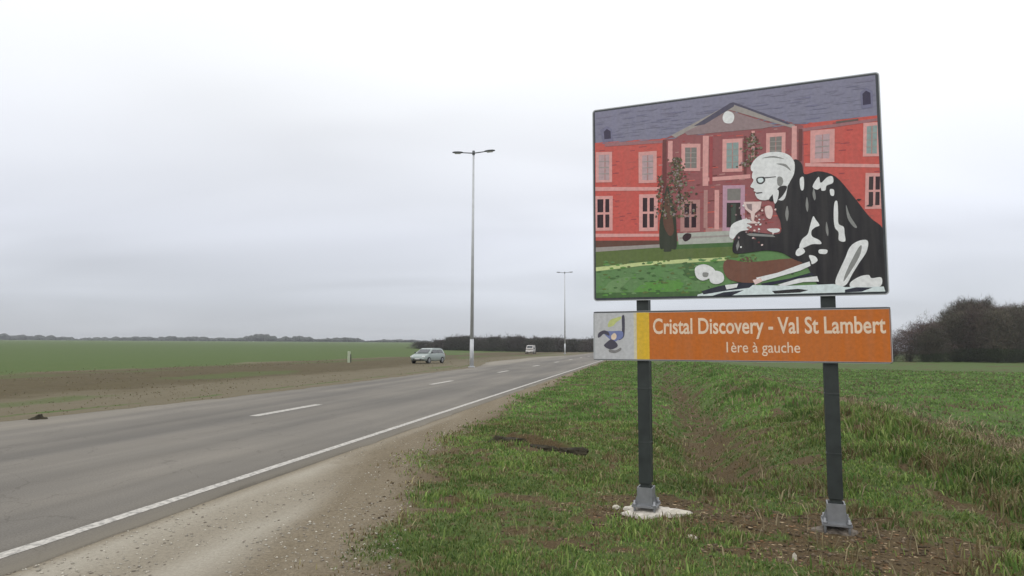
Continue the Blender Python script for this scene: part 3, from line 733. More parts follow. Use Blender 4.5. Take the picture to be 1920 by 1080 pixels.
strip = nobm('direction_panel', bm, [RIMM, ALU, PALE, CREAM_, YELLOW, ORANGE], sign)
bm = bmesh.new()
for a in ((.0, W_, zc - .014, zc - .004), (.0, W_, zd + .004, zd + .010), (W_ - .008, W_ - .002, zd + .012, zc - .016)):
    rect(bm, a[0], a[1], a[2], a[3], -.0011, 0 if a[0] < .1 else 1)
nobm('printed_border', bm, [BORDER, RUST], strip)
# emblem: dark stem curling down from the right into a blue bowl over a dark foot
bm = bmesh.new()
def em(pts, mi, y): flat(bm, spline([(.03 + a * .36, zd + .02 + b * (h2 - .04)) for a, b in pts]), y, mi)
em([(.60, .80), (.72, .86), (.74, .92), (.60, .90), (.40, .84), (.34, .70), (.50, .72)], 2, -.0010)
em([(.76, .92), (.84, .92), (.84, .60), (.80, .46), (.66, .40), (.70, .50), (.76, .62)], 1, -.0012)
em([(.18, .60), (.44, .60), (.76, .60), (.78, .46), (.62, .40), (.48, .34), (.40, .42), (.28, .50)], 0, -.0014)
em([(.06, .56), (.22, .62), (.36, .58), (.38, .50), (.22, .54), (.12, .48), (.04, .46)], 1, -.0016)
em([(.44, .50), (.54, .56), (.60, .50), (.56, .42), (.46, .42)], 3, -.0018)
em([(.28, .34), (.44, .42), (.60, .34), (.62, .26), (.46, .20), (.32, .22), (.22, .28)], 1, -.0020)
em([(.38, .20), (.56, .18), (.72, .24), (.72, .18), (.56, .12), (.38, .14)], 4, -.0022)
nobm('emblem', bm, [MARKB, MARKD, MARKY, LETTER, print_mat('mark_grey', (134, 132, 132))], strip)
def text_bm(bm, body, x0, x1, zb_, hcap, y, bold=.0):
    cu = bpy.data.curves.new('t', 'FONT'); cu.body = body; cu.size = 1; cu.offset = bold; cu.resolution_u = 4
    to = bpy.data.objects.new('t', cu); C.objects.link(to)
    bpy.context.view_layer.update()
    me = bpy.data.meshes.new_from_object(to.evaluated_get(bpy.context.evaluated_depsgraph_get()))
    co = np.zeros(len(me.vertices) * 3); me.vertices.foreach_get('co', co); co = co.reshape(-1, 3)
    lo, hi = co[:, 0].min(), co[:, 0].max(); cap = .70
    vs = [bm.verts.new((x0 + (p[0] - lo) / (hi - lo) * (x1 - x0), y, zb_ + p[1] / cap * hcap)) for p in co]
    for p in me.polygons:
        try: f = bm.faces.new([vs[i] for i in p.vertices])
        except ValueError: continue
        f.normal_update()
        if f.normal.y > 0: f.normal_flip()
    bpy.data.objects.remove(to); bpy.data.curves.remove(cu); bpy.data.meshes.remove(me)
bm = bmesh.new()
text_bm(bm, 'Cristal Discovery - Val St Lambert', .226 * W_, .985 * W_, zd + .54 * h2, .30 * h2, -.0012, .018)
nobm('place_name_lettering', bm, [LETTER], strip)
bm = bmesh.new()
text_bm(bm, '1\u00e8re \u00e0 gauche', .485 * W_, .725 * W_, zd + .18 * h2, .20 * h2, -.0012, .004)
nobm('direction_lettering', bm, [LETTER], strip)
# horizontal stiffening rails behind both panels
for z_ in (sg['zb'] + .18, sg['zb'] + H_ / 2, sg['zb'] + H_ - .18, zd + .10, zc - .10):
    bm = bmesh.new(); add_box(bm, .06, W_ - .06, .0032, .03, z_ - .025, z_ + .025)
    obj('rail', bm, ALU, sign, bevel=.003)
# posts: dark I-section uprights, each in a galvanised shoe
for o_, (fx, fy) in zip((sg['o1'], sg['o2']), FEET):
    base = -.02; cx, cy = o_ + .01, .11
    bm = bmesh.new()
    add_box(bm, cx - .062, cx + .062, .032, .044, .30, sg['zb'] + H_ - .10)
    add_box(bm, cx - .062, cx + .062, .150, .162, .30, sg['zb'] + H_ - .10)
    add_box(bm, cx - .058, cx - .040, .0445, .1495, .30, sg['zb'] + H_ - .10)
    add_box(bm, cx + .040, cx + .058, .0445, .1495, .30, sg['zb'] + H_ - .10)
    add_box(bm, cx - .05, cx + .05, .046, .148, .10, .31)
    for z_ in (.7, 1.25): add_box(bm, cx - .064, cx + .064, .0305, .1635, z_, z_ + .02)
    post = obj('post', bm, POST, sign, bevel=.003)
    bm = bmesh.new()
    # plate, socket and four gussets
    add_box(bm, cx - .125, cx + .125, -.03, .23, .070, .088)
    add_box(bm, cx - .078, cx + .078, .016, .028, .0885, .262)
    add_box(bm, cx - .078, cx + .078, .168, .180, .0885, .262)
    add_box(bm, cx - .078, cx - .066, .0285, .1675, .0885, .262)
    add_box(bm, cx + .066, cx + .078, .0285, .1675, .0885, .262)
    for sx_ in (-1, 1):
        for yy in (.040, .150):
            v = [bm.verts.new((cx + sx_ * a, yy + d, b)) for d in (-.005, .005) for a, b in ((.079, .0885), (.118, .0885), (.079, .19))]
            bm.faces.new(v[:3]); bm.faces.new(v[3:])
            for i in range(3): bm.faces.new((v[i], v[(i + 1) % 3], v[3 + (i + 1) % 3], v[3 + i]))
    shoe = obj('base_bracket', bm, STEEL, post)
    for bx_, by_ in ((-.10, -.008), (.10, -.008), (-.10, .208), (.10, .208)):
        bm = bmesh.new(); add_tube(bm, (cx + bx_, by_, -.05), (cx + bx_, by_, .135), .011, .011, 8)
        add_tube(bm, (cx + bx_, by_, .0885), (cx + bx_, by_, .106), .022, .022, 6)
        b_ = obj('anchor_bolt', bm, STEEL, post)
# concrete pads the posts are bolted to
CONC = mat('broken_pale_concrete', (.50, .46, .40), rough=.95, var=.35, scale=16, bump=.9, bscale=26)
CONC2 = mat('dirty_grey_concrete', (.15, .125, .10), rough=.95, var=.35, scale=12, bump=.9, bscale=26)
def pad(cxy, R, m, label, seed):
    bm = bmesh.new(); r_ = random.Random(seed); n = 34; c0 = bm.verts.new((0, 0, .034)); rings = []
    for k, (rr, zz_) in enumerate(((.35, .034), (.7, .030), (.93, .018), (1.05, -.04))):
        rings.append([bm.verts.new((math.cos(t) * R * rr * w, math.sin(t) * R * .72 * rr * w, zz_ + r_.uniform(-.006, .005)))
                      for t, w in [(2 * math.pi * i / n, 1 + .22 * math.sin(3 * 2 * math.pi * i / n + seed) + .10 * math.sin(7 * 2 * math.pi * i / n + seed) + r_.uniform(-.05, .05)) for i in range(n)]])
    for i in range(n):
        bm.faces.new((c0, rings[0][i], rings[0][(i + 1) % n]))
        for k in range(3): bm.faces.new((rings[k][i], rings[k + 1][i], rings[k + 1][(i + 1) % n], rings[k][(i + 1) % n]))
    o = obj('concrete_pad', bm, m, None); o.location = (*cxy, 0); return tag(o, label, 'concrete pad', 'concrete footings of the sign')
pad((FEET[0][0] + .05, FEET[0][1] - .0), .34, CONC, 'pale broken concrete footing around the left post of the sign', 2)
pad((FEET[1][0], FEET[1][1]), .19, CONC2, 'earth-stained grey concrete footing under the right post of the sign', 5)

# ------------------------------------------------------------------ street lamps
MAST = mat('lamp_mast_steel', (.50, .51, .52), rough=.55, metal=.1, var=.08, scale=2)
HEADM = mat('lamp_head_grey', (.10, .105, .11), rough=.55, var=.1)
GLASS = mat('lamp_glass', (.55, .56, .56), rough=.15, spec=.6)
def make_lamp(x, y_, rz, Ht):
    L_ = empty('street_lamp', (x, y_, hz(x, y_)), rz)
    bm = bmesh.new(); add_tube(bm, (0, 0, -.1), (0, 0, 2.2), .17, .155, 14); add_tube(bm, (0, 0, 2.2), (0, 0, Ht), .14, .075, 14)
    add_box(bm, -.07, .07, -.185, -.16, .7, 1.3); add_tube(bm, (0, 0, 0), (0, 0, .06), .28, .28, 14)
    obj('mast', bm, MAST, L_)
    bm = bmesh.new()
    for sx_ in (-1, 1): add_tube(bm, (0, 0, Ht - .14), (sx_ * 1.05, 0, Ht - .04), .05, .04, 8)
    add_tube(bm, (0, 0, Ht - .28), (0, 0, Ht + .05), .11, .11, 12)
    obj('cross_arm', bm, HEADM, L_)
    for sx_ in (-1, 1):
        M = Matrix.Translation((sx_ * .90, 0, Ht - .05)) @ Matrix.Rotation(-sx_ * math.radians(3), 4, 'Y')
        bm = bmesh.new(); sec = ((0, .08, .06), (.14, .15, .10), (.40, .18, .11), (.68, .16, .10), (.86, .09, .06))
        R_ = []
        for a, w, h in sec:
            R_.append([bm.verts.new(M @ Vector((sx_ * a, w * cy, h * (cz if cz > 0 else cz * .35)))) for cy, cz in
                       [(math.cos(math.pi * 2 * i / 12), math.sin(math.pi * 2 * i / 12)) for i in range(12)]])
        for k in range(4):
            for i in range(12): bm.faces.new((R_[k][i], R_[k][(i + 1) % 12], R_[k + 1][(i + 1) % 12], R_[k + 1][i]))
        bm.faces.new(R_[0]); bm.faces.new(R_[-1])
        hd = obj('lamp_head', bm, HEADM, L_, smooth_s=True)
        bm = bmesh.new(); add_box(bm, .2 if sx_ > 0 else -.68, .68 if sx_ > 0 else -.2, -.12, .12, -.085, -.05, M=M)
        obj('glass_cover', bm, GLASS, hd, bevel=.01)
    return L_
lx, ly = -3.15, 52.0
lamp = make_lamp(lx, ly, -TH * .9, 17.35)
tag(lamp, 'tall grey double-headed street lamp by the far edge of the road, the larger one', 'street lamp', 'double-headed street lamps along the road')
lx, ly = 11.2, 139.0
lamp2 = make_lamp(lx, ly, -TH * .9, 17.35)
tag(lamp2, 'small distant double-headed street lamp just left of the big sign', 'street lamp', 'double-headed street lamps along the road')

# ------------------------------------------------------------------ parked cars in the distance
RUBBER = mat('tyre_rubber', (.02, .02, .02), rough=.85); RIM = mat('wheel_rim', (.35, .36, .37), rough=.35, metal=.7)
WGLASS = mat('car_glass', (.03, .035, .04), rough=.08, spec=.8); LIGHT = mat('headlight_lens', (.75, .76, .74), rough=.12, spec=.8)
TAIL = mat('tail_light_lens', (.35, .02, .02), rough=.2); TRIM = mat('black_trim', (.025, .025, .027), rough=.6); PLATE = mat('number_plate', (.6, .6, .58), rough=.5)
def make_car(x, y_, rz, paint, van=False):
    car = empty('parked_car', (x, y_, hz(x, y_)), rz)
    hh = 1.85 if van else 1.46
    roof_ = [(-1.95, .95, .74), (-1.75, hh - .10, .60), (-1.2, hh, .62), (.1, hh - .01, .61), (.45, hh - .10, .60), (1.12, .98, .70)] if not van else \
            [(-2.02, .95, .80), (-1.98, hh - .08, .70), (-1.6, hh, .70), (.5, hh - .02, .69), (.9, hh - .12, .68), (1.55, 1.05, .74)]
    def loft(bm, secs, mi=0):
        R_ = []
        for xx, lo, hi, w in secs:
            pr = [(-w * .93, lo), (-w, lo + .10), (-w, hi - .16), (-w * .93, hi), (w * .93, hi), (w, hi - .16), (w, lo + .10), (w * .93, lo)]
            R_.append([bm.verts.new((xx, a, b)) for a, b in pr])
        for k in range(len(R_) - 1):
            for i in range(8): bm.faces.new((R_[k][i], R_[k][(i + 1) % 8], R_[k + 1][(i + 1) % 8], R_[k + 1][i])).material_index = mi
        bm.faces.new(R_[0]); bm.faces.new(R_[-1])
    bm = bmesh.new()
    loft(bm, [(-2.06, .42, .78, .70), (-2.0, .30, .94, .80), (-1.3, .24, .98, .85), (0, .22, .97, .86), (1.1, .24, .95, .85), (1.75, .26, .80, .82), (2.02, .32, .70, .74), (2.08, .40, .60, .64)])
    obj('body', bm, paint, car, bevel=.03, smooth_s=True)
    bm = bmesh.new(); R_ = []
    for xx, zz_, w in roof_: R_.append([bm.verts.new((xx, s_ * w, zz_)) for s_ in (-1, 1)])
    B_ = [[bm.verts.new((xx, s_ * .80, .955)) for s_ in (-1, 1)] for xx, zz_, w in roof_]
    for k in range(len(R_) - 1):
        bm.faces.new((R_[k][0], R_[k][1], R_[k + 1][1], R_[k + 1][0]))
        for j in (0, 1): bm.faces.new((R_[k][j], R_[k + 1][j], B_[k + 1][j], B_[k][j]))
    bm.faces.new((R_[0][0], R_[0][1], B_[0][1], B_[0][0])); bm.faces.new((R_[-1][0], R_[-1][1], B_[-1][1], B_[-1][0]))
    obj('cabin', bm, paint, car, bevel=.02)
    a, b, c_, d = roof_[1], roof_[-3], roof_[-2], roof_[-1]
    bm = bmesh.new()      # windscreen
    p = [(d[0] - .03, -.60, 1.01), (d[0] - .03, .60, 1.01), (c_[0] + .05, .54, c_[1] - .03), (c_[0] + .05, -.54, c_[1] - .03)]
    bm.faces.new([bm.verts.new((q_[0] + .025, q_[1], q_[2] + .02)) for q_ in p]); obj('windscreen', bm, WGLASS, car)
    bm = bmesh.new(); xb = roof_[0][0]
    bm.faces.new([bm.verts.new(v) for v in ((xb - .0, -.58, 1.0), (xb - .0, .58, 1.0), (a[0] - .035, .5, a[1] - .05), (a[0] - .035, -.5, a[1] - .05))]); obj('rear_window', bm, WGLASS, car)
    for sd in (-1, 1):
        for x0_, x1_, ins0, ins1 in ((-1.55 if not van else -.4, -.45 if not van else .25, .12, 0), (-.38 if not van else .33, .88 if not van else 1.3, 0, .55)):
            bm = bmesh.new(); zt = hh - .16
            V = [(x0_, sd * .79, 1.0), (x1_, sd * .79, 1.0), (x1_ - ins1, sd * .655, zt), (x0_ + ins0, sd * .655, zt)]
            bm.faces.new([bm.verts.new((v[0], v[1] + sd * .035, v[2])) for v in V]); obj('side_window', bm, WGLASS, car)
        for xx in (-1.3, 1.32):
            bm = bmesh.new(); add_tube(bm, (xx, sd * .72, .31), (xx, sd * .885, .31), .31, .31, 20); tyre = obj('wheel', bm, RUBBER, car)
            bm = bmesh.new(); add_tube(bm, (xx, sd * .886, .31), (xx, sd * .896, .31), .20, .19, 14); obj('rim', bm, RIM, tyre)
        bm = bmesh.new(); add_box(bm, 1.90, 2.06, sd * .62 - .14, sd * .62 + .14, .58, .72); obj('headlight', bm, LIGHT, car, bevel=.03)
        bm = bmesh.new(); add_box(bm, -2.06, -1.95, sd * .70 - .09, sd * .70 + .09, .72, .92); obj('tail_light', bm, TAIL, car, bevel=.02)
        bm = bmesh.new(); add_box(bm, .82, .94, sd * .86 - .06 + sd * .06, sd * .86 + .06 + sd * .06, .98, 1.10); obj('wing_mirror', bm, TRIM, car, bevel=.02)
    bm = bmesh.new(); add_box(bm, 2.05, 2.095, -.45, .45, .36, .48); obj('grille', bm, TRIM, car)
    bm = bmesh.new(); add_box(bm, 2.096, 2.105, -.26, .26, .42, .52); obj('number_plate', bm, PLATE, car)
    return car
SILVER = mat('silver_car_paint', (.30, .34, .32), rough=.3, metal=.25, spec=.6); WHITEP = mat('white_car_paint', (.42, .39, .36), rough=.3, spec=.6)
car1 = make_car(-8.1, 64.0, math.radians(248), SILVER)
tag(car1, 'pale silver hatchback parked beyond the road, left of the tall lamp post', 'car')
car2 = make_car(4.0, 140.0, math.radians(-100), WHITEP, van=True)
tag(car2, 'tiny distant white van seen head-on between the two street lamps', 'van')
car2.name = 'white_van'

# pale marker post in the far verge, dark clump on the asphalt edge
mk = empty('marker_post', (-15.0, 61.0, hz(-15.0, 61.0)))
tag(mk, 'short pale marker post in front of the far green field', 'marker post')
bm = bmesh.new(); add_box(bm, -.16, .10, -.04, .04, -.1, 1.02); obj('post', bm, mat('weathered_white_plastic', (.40, .45, .32), rough=.7, var=.15), mk, bevel=.015)
bm = bmesh.new(); add_box(bm, .104, .17, -.06, .06, -.1, .75); obj('dark_side', bm, mat('marker_dark_side', (.05, .05, .035), rough=.9), mk)  # dark upright strip along the right side of the pale post

# ------------------------------------------------------------------ trees
BARK = mat('winter_bark', (.060, .050, .040), rough=.95, var=.2)
TWIG = attr_mat('winter_twigs', .95)
def tree_meshes(seed, Ht, Wd, n_limb, n_twig, base_z=.12, low=.10, tw=.035, hue=(.085, .075, .052), bush=.0, vol=.0):
    r_ = np.random.default_rng(seed); R = random.Random(seed)
    bm = bmesh.new()
    top = Vector((R.uniform(-.3, .3), R.uniform(-.3, .3), Ht * .8))
    p = Vector((0, 0, -.3)); rr = Ht * .020
    pts = [p]
    for k in range(1, 5): pts.append(Vector((top.x * k / 4 + R.uniform(-.15, .15), top.y * k / 4 + R.uniform(-.15, .15), top.z * k / 4)))
    for k in range(4): add_tube(bm, pts[k], pts[k + 1], rr * (1 - k * .23), rr * (1 - (k + 1) * .23), 7, caps=False)
    limbs = []
    for i in range(n_limb):
        t = R.uniform(low, .95); k = min(3, int(t * 4)); b0 = pts[k].lerp(pts[k + 1], t * 4 - k)
        a = R.uniform(0, 6.283); el = R.uniform(.15, 1.1); ln = Wd * .5 * R.uniform(.55, 1.05) * math.sin(math.pi * min(1, .22 + .75 * (1 - t) + .1)) ** .7
        d = Vector((math.cos(a) * math.cos(el), math.sin(a) * math.cos(el), math.sin(el)))
        e = b0 + d * ln; r0 = rr * .42 * (1 - t * .5)
        mid_ = b0.lerp(e, .5) + Vector((0, 0, -.05 * ln))
        add_tube(bm, b0, mid_, r0, r0 * .6, 5, caps=False); add_tube(bm, mid_, e, r0 * .6, r0 * .25, 5, caps=False)
        limbs.append((b0, mid_, e))
    # twigs: short tapering slivers springing from the outer parts of the limbs
    L_ = np.array([[list(a), list(b), list(c)] for a, b, c in limbs])
    i = r_.integers(0, len(L_), n_twig); t = r_.uniform(.15, 1, n_twig)[:, None]
    P0 = np.where(t < .5, L_[i, 0] + (L_[i, 1] - L_[i, 0]) * t * 2, L_[i, 1] + (L_[i, 2] - L_[i, 1]) * (t * 2 - 1))
    nv = int(n_twig * vol)
    if nv:
        a_ = r_.uniform(0, 6.283, nv); zz_ = r_.random(nv) ** .8; rad = np.sqrt(1 - (np.clip(zz_ - .25, 0, 1) / .78) ** 2 * .95) * (.72 + .28 * np.minimum(1, zz_ / .2)) * np.sqrt(r_.random(nv))
        lump = 1 + .30 * np.sin(a_ * 3 + seed) * np.cos(zz_ * 7 + seed) + .12 * np.sin(a_ * 7 + zz_ * 9)
        P0[:nv] = np.stack([np.cos(a_) * rad * lump * Wd * .5, np.sin(a_) * rad * lump * Wd * .5, .02 * Ht + zz_ * Ht * .88 * (.9 + .1 * lump)], 1)
    dirl = (L_[i, 2] - L_[i, 0]); dirl /= np.linalg.norm(dirl, axis=1)[:, None] + 1e-6
    P0 = P0 + r_.normal(0, .09 * Wd * .35, (n_twig, 3))
    D = dirl * .5 + r_.normal(0, .6, (n_twig, 3)) + np.array([0, 0, .35]); D /= np.linalg.norm(D, axis=1)[:, None]
    ln = r_.uniform(.35, 1.1, n_twig)[:, None] * (.055 * Ht + .35)
    S = np.cross(D, r_.normal(0, 1, (n_twig, 3))); S /= np.linalg.norm(S, axis=1)[:, None]
    w = tw * r_.uniform(.5, 1.2, n_twig)[:, None]
    V = np.stack([P0 - S * w, P0 + S * w, P0 + D * ln], 1).reshape(-1, 3)
    F = np.arange(n_twig * 3)
    k1 = r_.uniform(.6, 1.4, n_twig)[:, None] * np.array(hue) * (1 + r_.normal(0, .08, (n_twig, 3)))
    lowm = (P0[:, 2:3] < Ht * .25) * bush
    k1 = k1 * (1 - lowm) + np.array([.045, .065, .025]) * r_.uniform(.6, 1.3, (n_twig, 1)) * lowm
    colr = np.repeat(np.concatenate([k1, np.ones((n_twig, 1))], 1), 3, axis=0)
    return bm, V, F, colr
def make_tree(nm, *a, **k):
    t = empty(nm, (0, 0, 0)); bm, V, F, colr = tree_meshes(*a, **k)
    obj('trunk', bm, BARK, t)
    np_mesh('crown', V, F, np.full(len(V) // 3, 3), TWIG, parent=t, colors={'tint': colr})
    return t
def put_copy(src, used, loc, rz, sc):
    if src.name in used:
        r_ = src.copy(); C.objects.link(r_)
        for ch in src.children:
            c_ = ch.copy(); C.objects.link(c_); c_.parent = r_
        r_.name = src.name.split('.')[0]
    else: r_ = src; used.add(src.name)
    r_.location = loc; r_.rotation_euler = (0, 0, rz); r_.scale = sc
    return r_
used = set()
prof = [(1560, 655), (1640, 645), (1676, 628), (1706, 622), (1740, 600), (1775, 580), (1800, 568), (1833, 556), (1870, 566), (1920, 562), (1990, 566), (2100, 560), (2250, 570)]
def px2dir(px): return (px - 960) / 1231.6
def proto(*a, **k):
    bm, V, F, colr = tree_meshes(*a, **k)
    bmesh.ops.triangulate(bm, faces=bm.faces[:]); bm.verts.index_update()
    tv = np.array([v.co[:] for v in bm.verts]); tf = np.array([[v.index for v in f.verts] for f in bm.faces]); bm.free()
    tc_ = np.tile([.060, .050, .040, 1.0], (len(tv), 1))
    return np.concatenate([tv, V]), np.concatenate([tf.ravel(), F + len(tv)]), np.concatenate([tc_, colr])
def merge(name, items, label, cat):
    Vs, Fs, Cs, off = [], [], [], 0
    for (V, F, col), (x_, y_, z_), rz, (sx_, sy_, sz_) in items:
        ca, sa = math.cos(rz), math.sin(rz); P = V * np.array([sx_, sy_, sz_])
        P = np.stack([P[:, 0] * ca - P[:, 1] * sa + x_, P[:, 0] * sa + P[:, 1] * ca + y_, P[:, 2] + z_], 1)
        tone = random.uniform(.85, 1.15)
        Vs.append(P); Fs.append(F + off); Cs.append(col * np.array([tone, tone, tone, 1])); off += len(P)
    F = np.concatenate(Fs)
    o = np_mesh(name, np.concatenate(Vs), F, np.full(len(F) // 3, 3), TWIG, colors={'tint': np.concatenate(Cs)})
    return tag(o, label, cat, kind='stuff')
R3 = random.Random(77)
wood = [proto(100 + i, 9.0, 6.6, 60, 13000, low=.04, tw=.020, hue=h_, bush=.8, vol=.45) for i, h_ in
        enumerate(((.088, .078, .056), (.100, .086, .062), (.080, .072, .052), (.105, .080, .066)))]
items = []; px = 1728
while px < 2240:
    for row, (dist, dh) in enumerate(((102, .86), (109, .96), (116, 1.0))):
        p_ = px + row * 9 + R3.uniform(-7, 7); d_ = dist + R3.uniform(-3, 3); x_, y_ = px2dir(p_) * d_, d_
        topz = (648 + 2 - np.interp(p_, [a for a, b in prof], [b for a, b in prof])) / 1231.6 * d_ + 1.7
        g_ = hz(x_, y_); sc = max(1.6, topz - g_) * dh * R3.uniform(.90, 1.05) / 8.6
        items.append((wood[R3.randrange(4)], (x_, y_, g_ - .1), R3.uniform(0, 6.28), (max(sc, .7), max(sc, .7), sc)))
    px += R3.uniform(20, 30)
merge('wood', items, 'dense dark olive-brown winter wood at the far right beyond the green field', 'wood')
for px, top, sc_w, lab, sd in ((1668, 628, .95, 'low bare reddish tree nearest the sign, at the thin end of the right-hand wood', 301),
                               (1702, 616, 1.0, 'bare reddish-brown tree, second from the sign, beside the right-hand wood', 302),
                               (1734, 601, 1.05, 'bare reddish-brown tree joining the left shoulder of the right-hand wood', 303)):
    d_ = 104; x_, y_ = px2dir(px) * d_, d_; g_ = hz(x_, y_)
    hgt = (650 - top) / 1231.6 * d_ + 1.7 - g_
    t_ = make_tree('bare_tree', sd, 8.2, 7.5, 60, 9000, low=.04, tw=.022, hue=(.125, .088, .078), bush=.5, vol=.5)
    t_.location = (x_, y_, g_ - .05); t_.scale = (sc_w, sc_w, hgt / 7.9)
    tag(t_, lab, 'tree', 'bare trees at the thin end of the right-hand wood')
hedge = [proto(200 + i, 5.2, 6.4, 40, 5200, low=.0, tw=.045, hue=h_, bush=.3, vol=.75) for i, h_ in
         enumerate(((.076, .072, .060), (.092, .080, .072), (.070, .068, .054)))]
items = []; px = 790
while px < 1300:
    d_ = 190 + R3.uniform(-12, 12); x_, y_ = px2dir(px) * d_, d_
    top = np.interp(px, [775, 815, 840, 900, 1010, 1110, 1290], [650, 641, 634, 634, 635, 637, 640]) + R3.uniform(-2.5, 4.5)
    g_ = hz(x_, y_); hgt = (650 - top) / 1231.6 * d_ + 1.7 - g_
    items.append((hedge[R3.randrange(3)], (x_, y_, g_ - .3), R3.uniform(0, 6.28), (R3.uniform(.75, 1.15), .9, max(.45, hgt / 4.7))))
    px += R3.uniform(6, 12)
merge('hedgerow', items, 'dark bare hedgerow beyond the end of the road, between the silver car and the sign', 'hedgerow')

# woods on the left horizon: each block reads as one mass
FARW = mat('far_wood', (.045, .052, .042), rough=1, var=.3, scale=.05)
def far_wood(px0, px1, h0, dist, label, seed):
    bm = bmesh.new(); R = random.Random(seed)
    n = int((px1 - px0) / 1231.6 * dist / 5)
    for i in range(n):
        t = i / max(1, n - 1); d_ = dist + R.uniform(-12, 12); x_ = px2dir(px0 + (px1 - px0) * t) * d_; g_ = hz(x_, d_)
        hh = h0 * (.55 + .45 * math.sin(math.pi * min(1, max(0, t))) ** .4) * R.uniform(.75, 1.15); w = R.uniform(4, 7)
        m_ = Matrix.Translation((x_, d_, g_ + hh * .45)) @ Matrix.Diagonal((w, w, hh * .58, 1))
        r_ = bmesh.ops.create_icosphere(bm, subdivisions=2, radius=1, matrix=m_)
        for v in r_['verts']: v.co += Vector((R.uniform(-.9, .9), R.uniform(-.9, .9), R.uniform(-.6, .6)))
    o = obj('far_wood', bm, FARW)
    return tag(o, label, 'wood', 'dark woods on the left horizon', 'stuff')
far_wood(-260, 135, 10.5, 860, 'long dark wood on the skyline at the far left', 1)
far_wood(135, 450, 6.5, 880, 'low thin line of trees on the skyline right of the far left wood', 2)
far_wood(455, 520, 9.0, 850, 'darkest and tallest clump of trees on the left skyline', 3)
far_wood(520, 590, 6.5, 860, 'thin line of trees fading out right of the tallest skyline clump', 4)
far_wood(600, 680, 5.5, 850, 'scattered low trees on the skyline above the pale marker post', 6)
far_wood(690, 800, 3.2, 840, 'faint low strip of trees on the skyline left of the silver car', 7)

# ------------------------------------------------------------------ grass, crop, litter
GRASSM = attr_mat('grass_blades', .75, .3)
def blades(name, n, rmin, rmax, az, fn_accept, hfn, wfn, palette, lean=.5, pw=1.35, seed=1):
    r_ = np.random.default_rng(seed)
    u = r_.random(n * 3)
    e = 2 - pw - 0.0
    r = (rmin ** e + u * (rmax ** e - rmin ** e)) ** (1 / e)
    a = np.radians(r_.uniform(az[0], az[1], n * 3))
    x, y = np.sin(a) * r, np.cos(a) * r
    c, s = cs(x, y)
    keep = r_.random(n * 3) < fn_accept(c, s, x, y)
    x, y, c, s, r = (v[keep][:n] for v in (x, y, c, s, r)); m = len(x)
    z = height(c, s) - .006
    h = hfn(c, s, r) * r_.uniform(.55, 1.35, m); w = wfn(r) * r_.uniform(.7, 1.3, m)
    t = r_.uniform(0, 6.283, m); dx, dy = np.cos(t), np.sin(t)
    l = t + r_.uniform(-1.2, 1.2, m) + 1.57; k = r_.uniform(.05, 1, m) * lean
    ex, ey = np.cos(l) * h * k, np.sin(l) * h * k
    P = np.stack([np.stack([x - dx * w, y - dy * w, z], 1), np.stack([x + dx * w, y + dy * w, z], 1),
                  np.stack([x + dx * w * .7 + ex * .35, y + dy * w * .7 + ey * .35, z + h * .6], 1),
                  np.stack([x - dx * w * .7 + ex * .35, y - dy * w * .7 + ey * .35, z + h * .6], 1),
                  np.stack([x + ex, y + ey, z + h * (1 - .25 * k)], 1)], 1).reshape(-1, 3)
    b = np.arange(m)[:, None] * 5
    F = np.concatenate([b, b + 1, b + 2, b + 3, b + 3, b + 2, b + 4], 1).ravel()
    S_ = np.tile([4, 3], m)
    col = palette(c, s, x, y, r_, m)
    col = np.repeat(np.concatenate([col, np.ones((m, 1))], 1), 5, axis=0)
    o = np_mesh(name, P, F, S_, GRASSM, colors={'tint': col})
    return o
def pal(greens, straw, f_straw):
    G = np.array(greens); S_ = np.array(straw)
    def fn(c, s, x, y, r_, m):
        g = G[r_.integers(0, len(G), m)]; st = S_[r_.integers(0, len(S_), m)]
        patch = fbm(x * 1.1, y * 1.1, 120); p2 = fbm(x * 3.5, y * 3.5, 121, 3)
        g = g * (.78 + .66 * smooth(.25, .75, patch))[:, None]
        dry = r_.random(m) < np.clip(f_straw + (p2 - .5) * 1.9 + (1 - grass_w(c, s)) * .45, .02, .95)
        out = np.where(dry[:, None], st, g * 1.7)
        return np.clip(out * r_.uniform(.75, 1.25, (m, 1)), .01, .8)
    return fn
def is_verge(c): return (c < 6.6) & (c > -4.6)
def len_verge(c, s, r):
    tuft = fbm(c * 1.4, s * 1.4, 130)
    bank = smooth(2.0, 3.3, c) * smooth(6.6, 5.0, c) * smooth(3.0, 6.0, s)
    return .032 + .045 * smooth(.45, .72, tuft) + .11 * bank * smooth(.38, .7, tuft) + .0009 * r
g1 = blades('verge_grass', 165000, 2.2, 15, (-62, 66), lambda c, s, x, y: grass_w(c, s) ** 1.3 * is_verge(c), len_verge, lambda r: .0019 + .00065 * r,
            pal([(.080, .112, .026), (.105, .140, .036), (.055, .100, .024), (.125, .145, .050), (.050, .080, .020)], [(.30, .26, .14), (.20, .155, .075), (.14, .105, .05)], .27), lean=.95, pw=1.15, seed=3)
tag(g1, 'short patchy green grass with dry blades around the sign posts', 'grass', kind='stuff')
g2 = blades('verge_grass', 70000, 15, 75, (-20, 45), lambda c, s, x, y: grass_w(c, s) ** 1.3 * is_verge(c), lambda c, s, r: len_verge(c, s, r) * .9, lambda r: .004 + .0010 * r,
            pal([(.070, .120, .028), (.095, .150, .040), (.062, .115, .028)], [(.26, .22, .12), (.17, .14, .075)], .16), lean=.6, pw=1.5, seed=4)
tag(g2, 'smooth green verge narrowing away between the road edge and the left sign post', 'grass', kind='stuff')
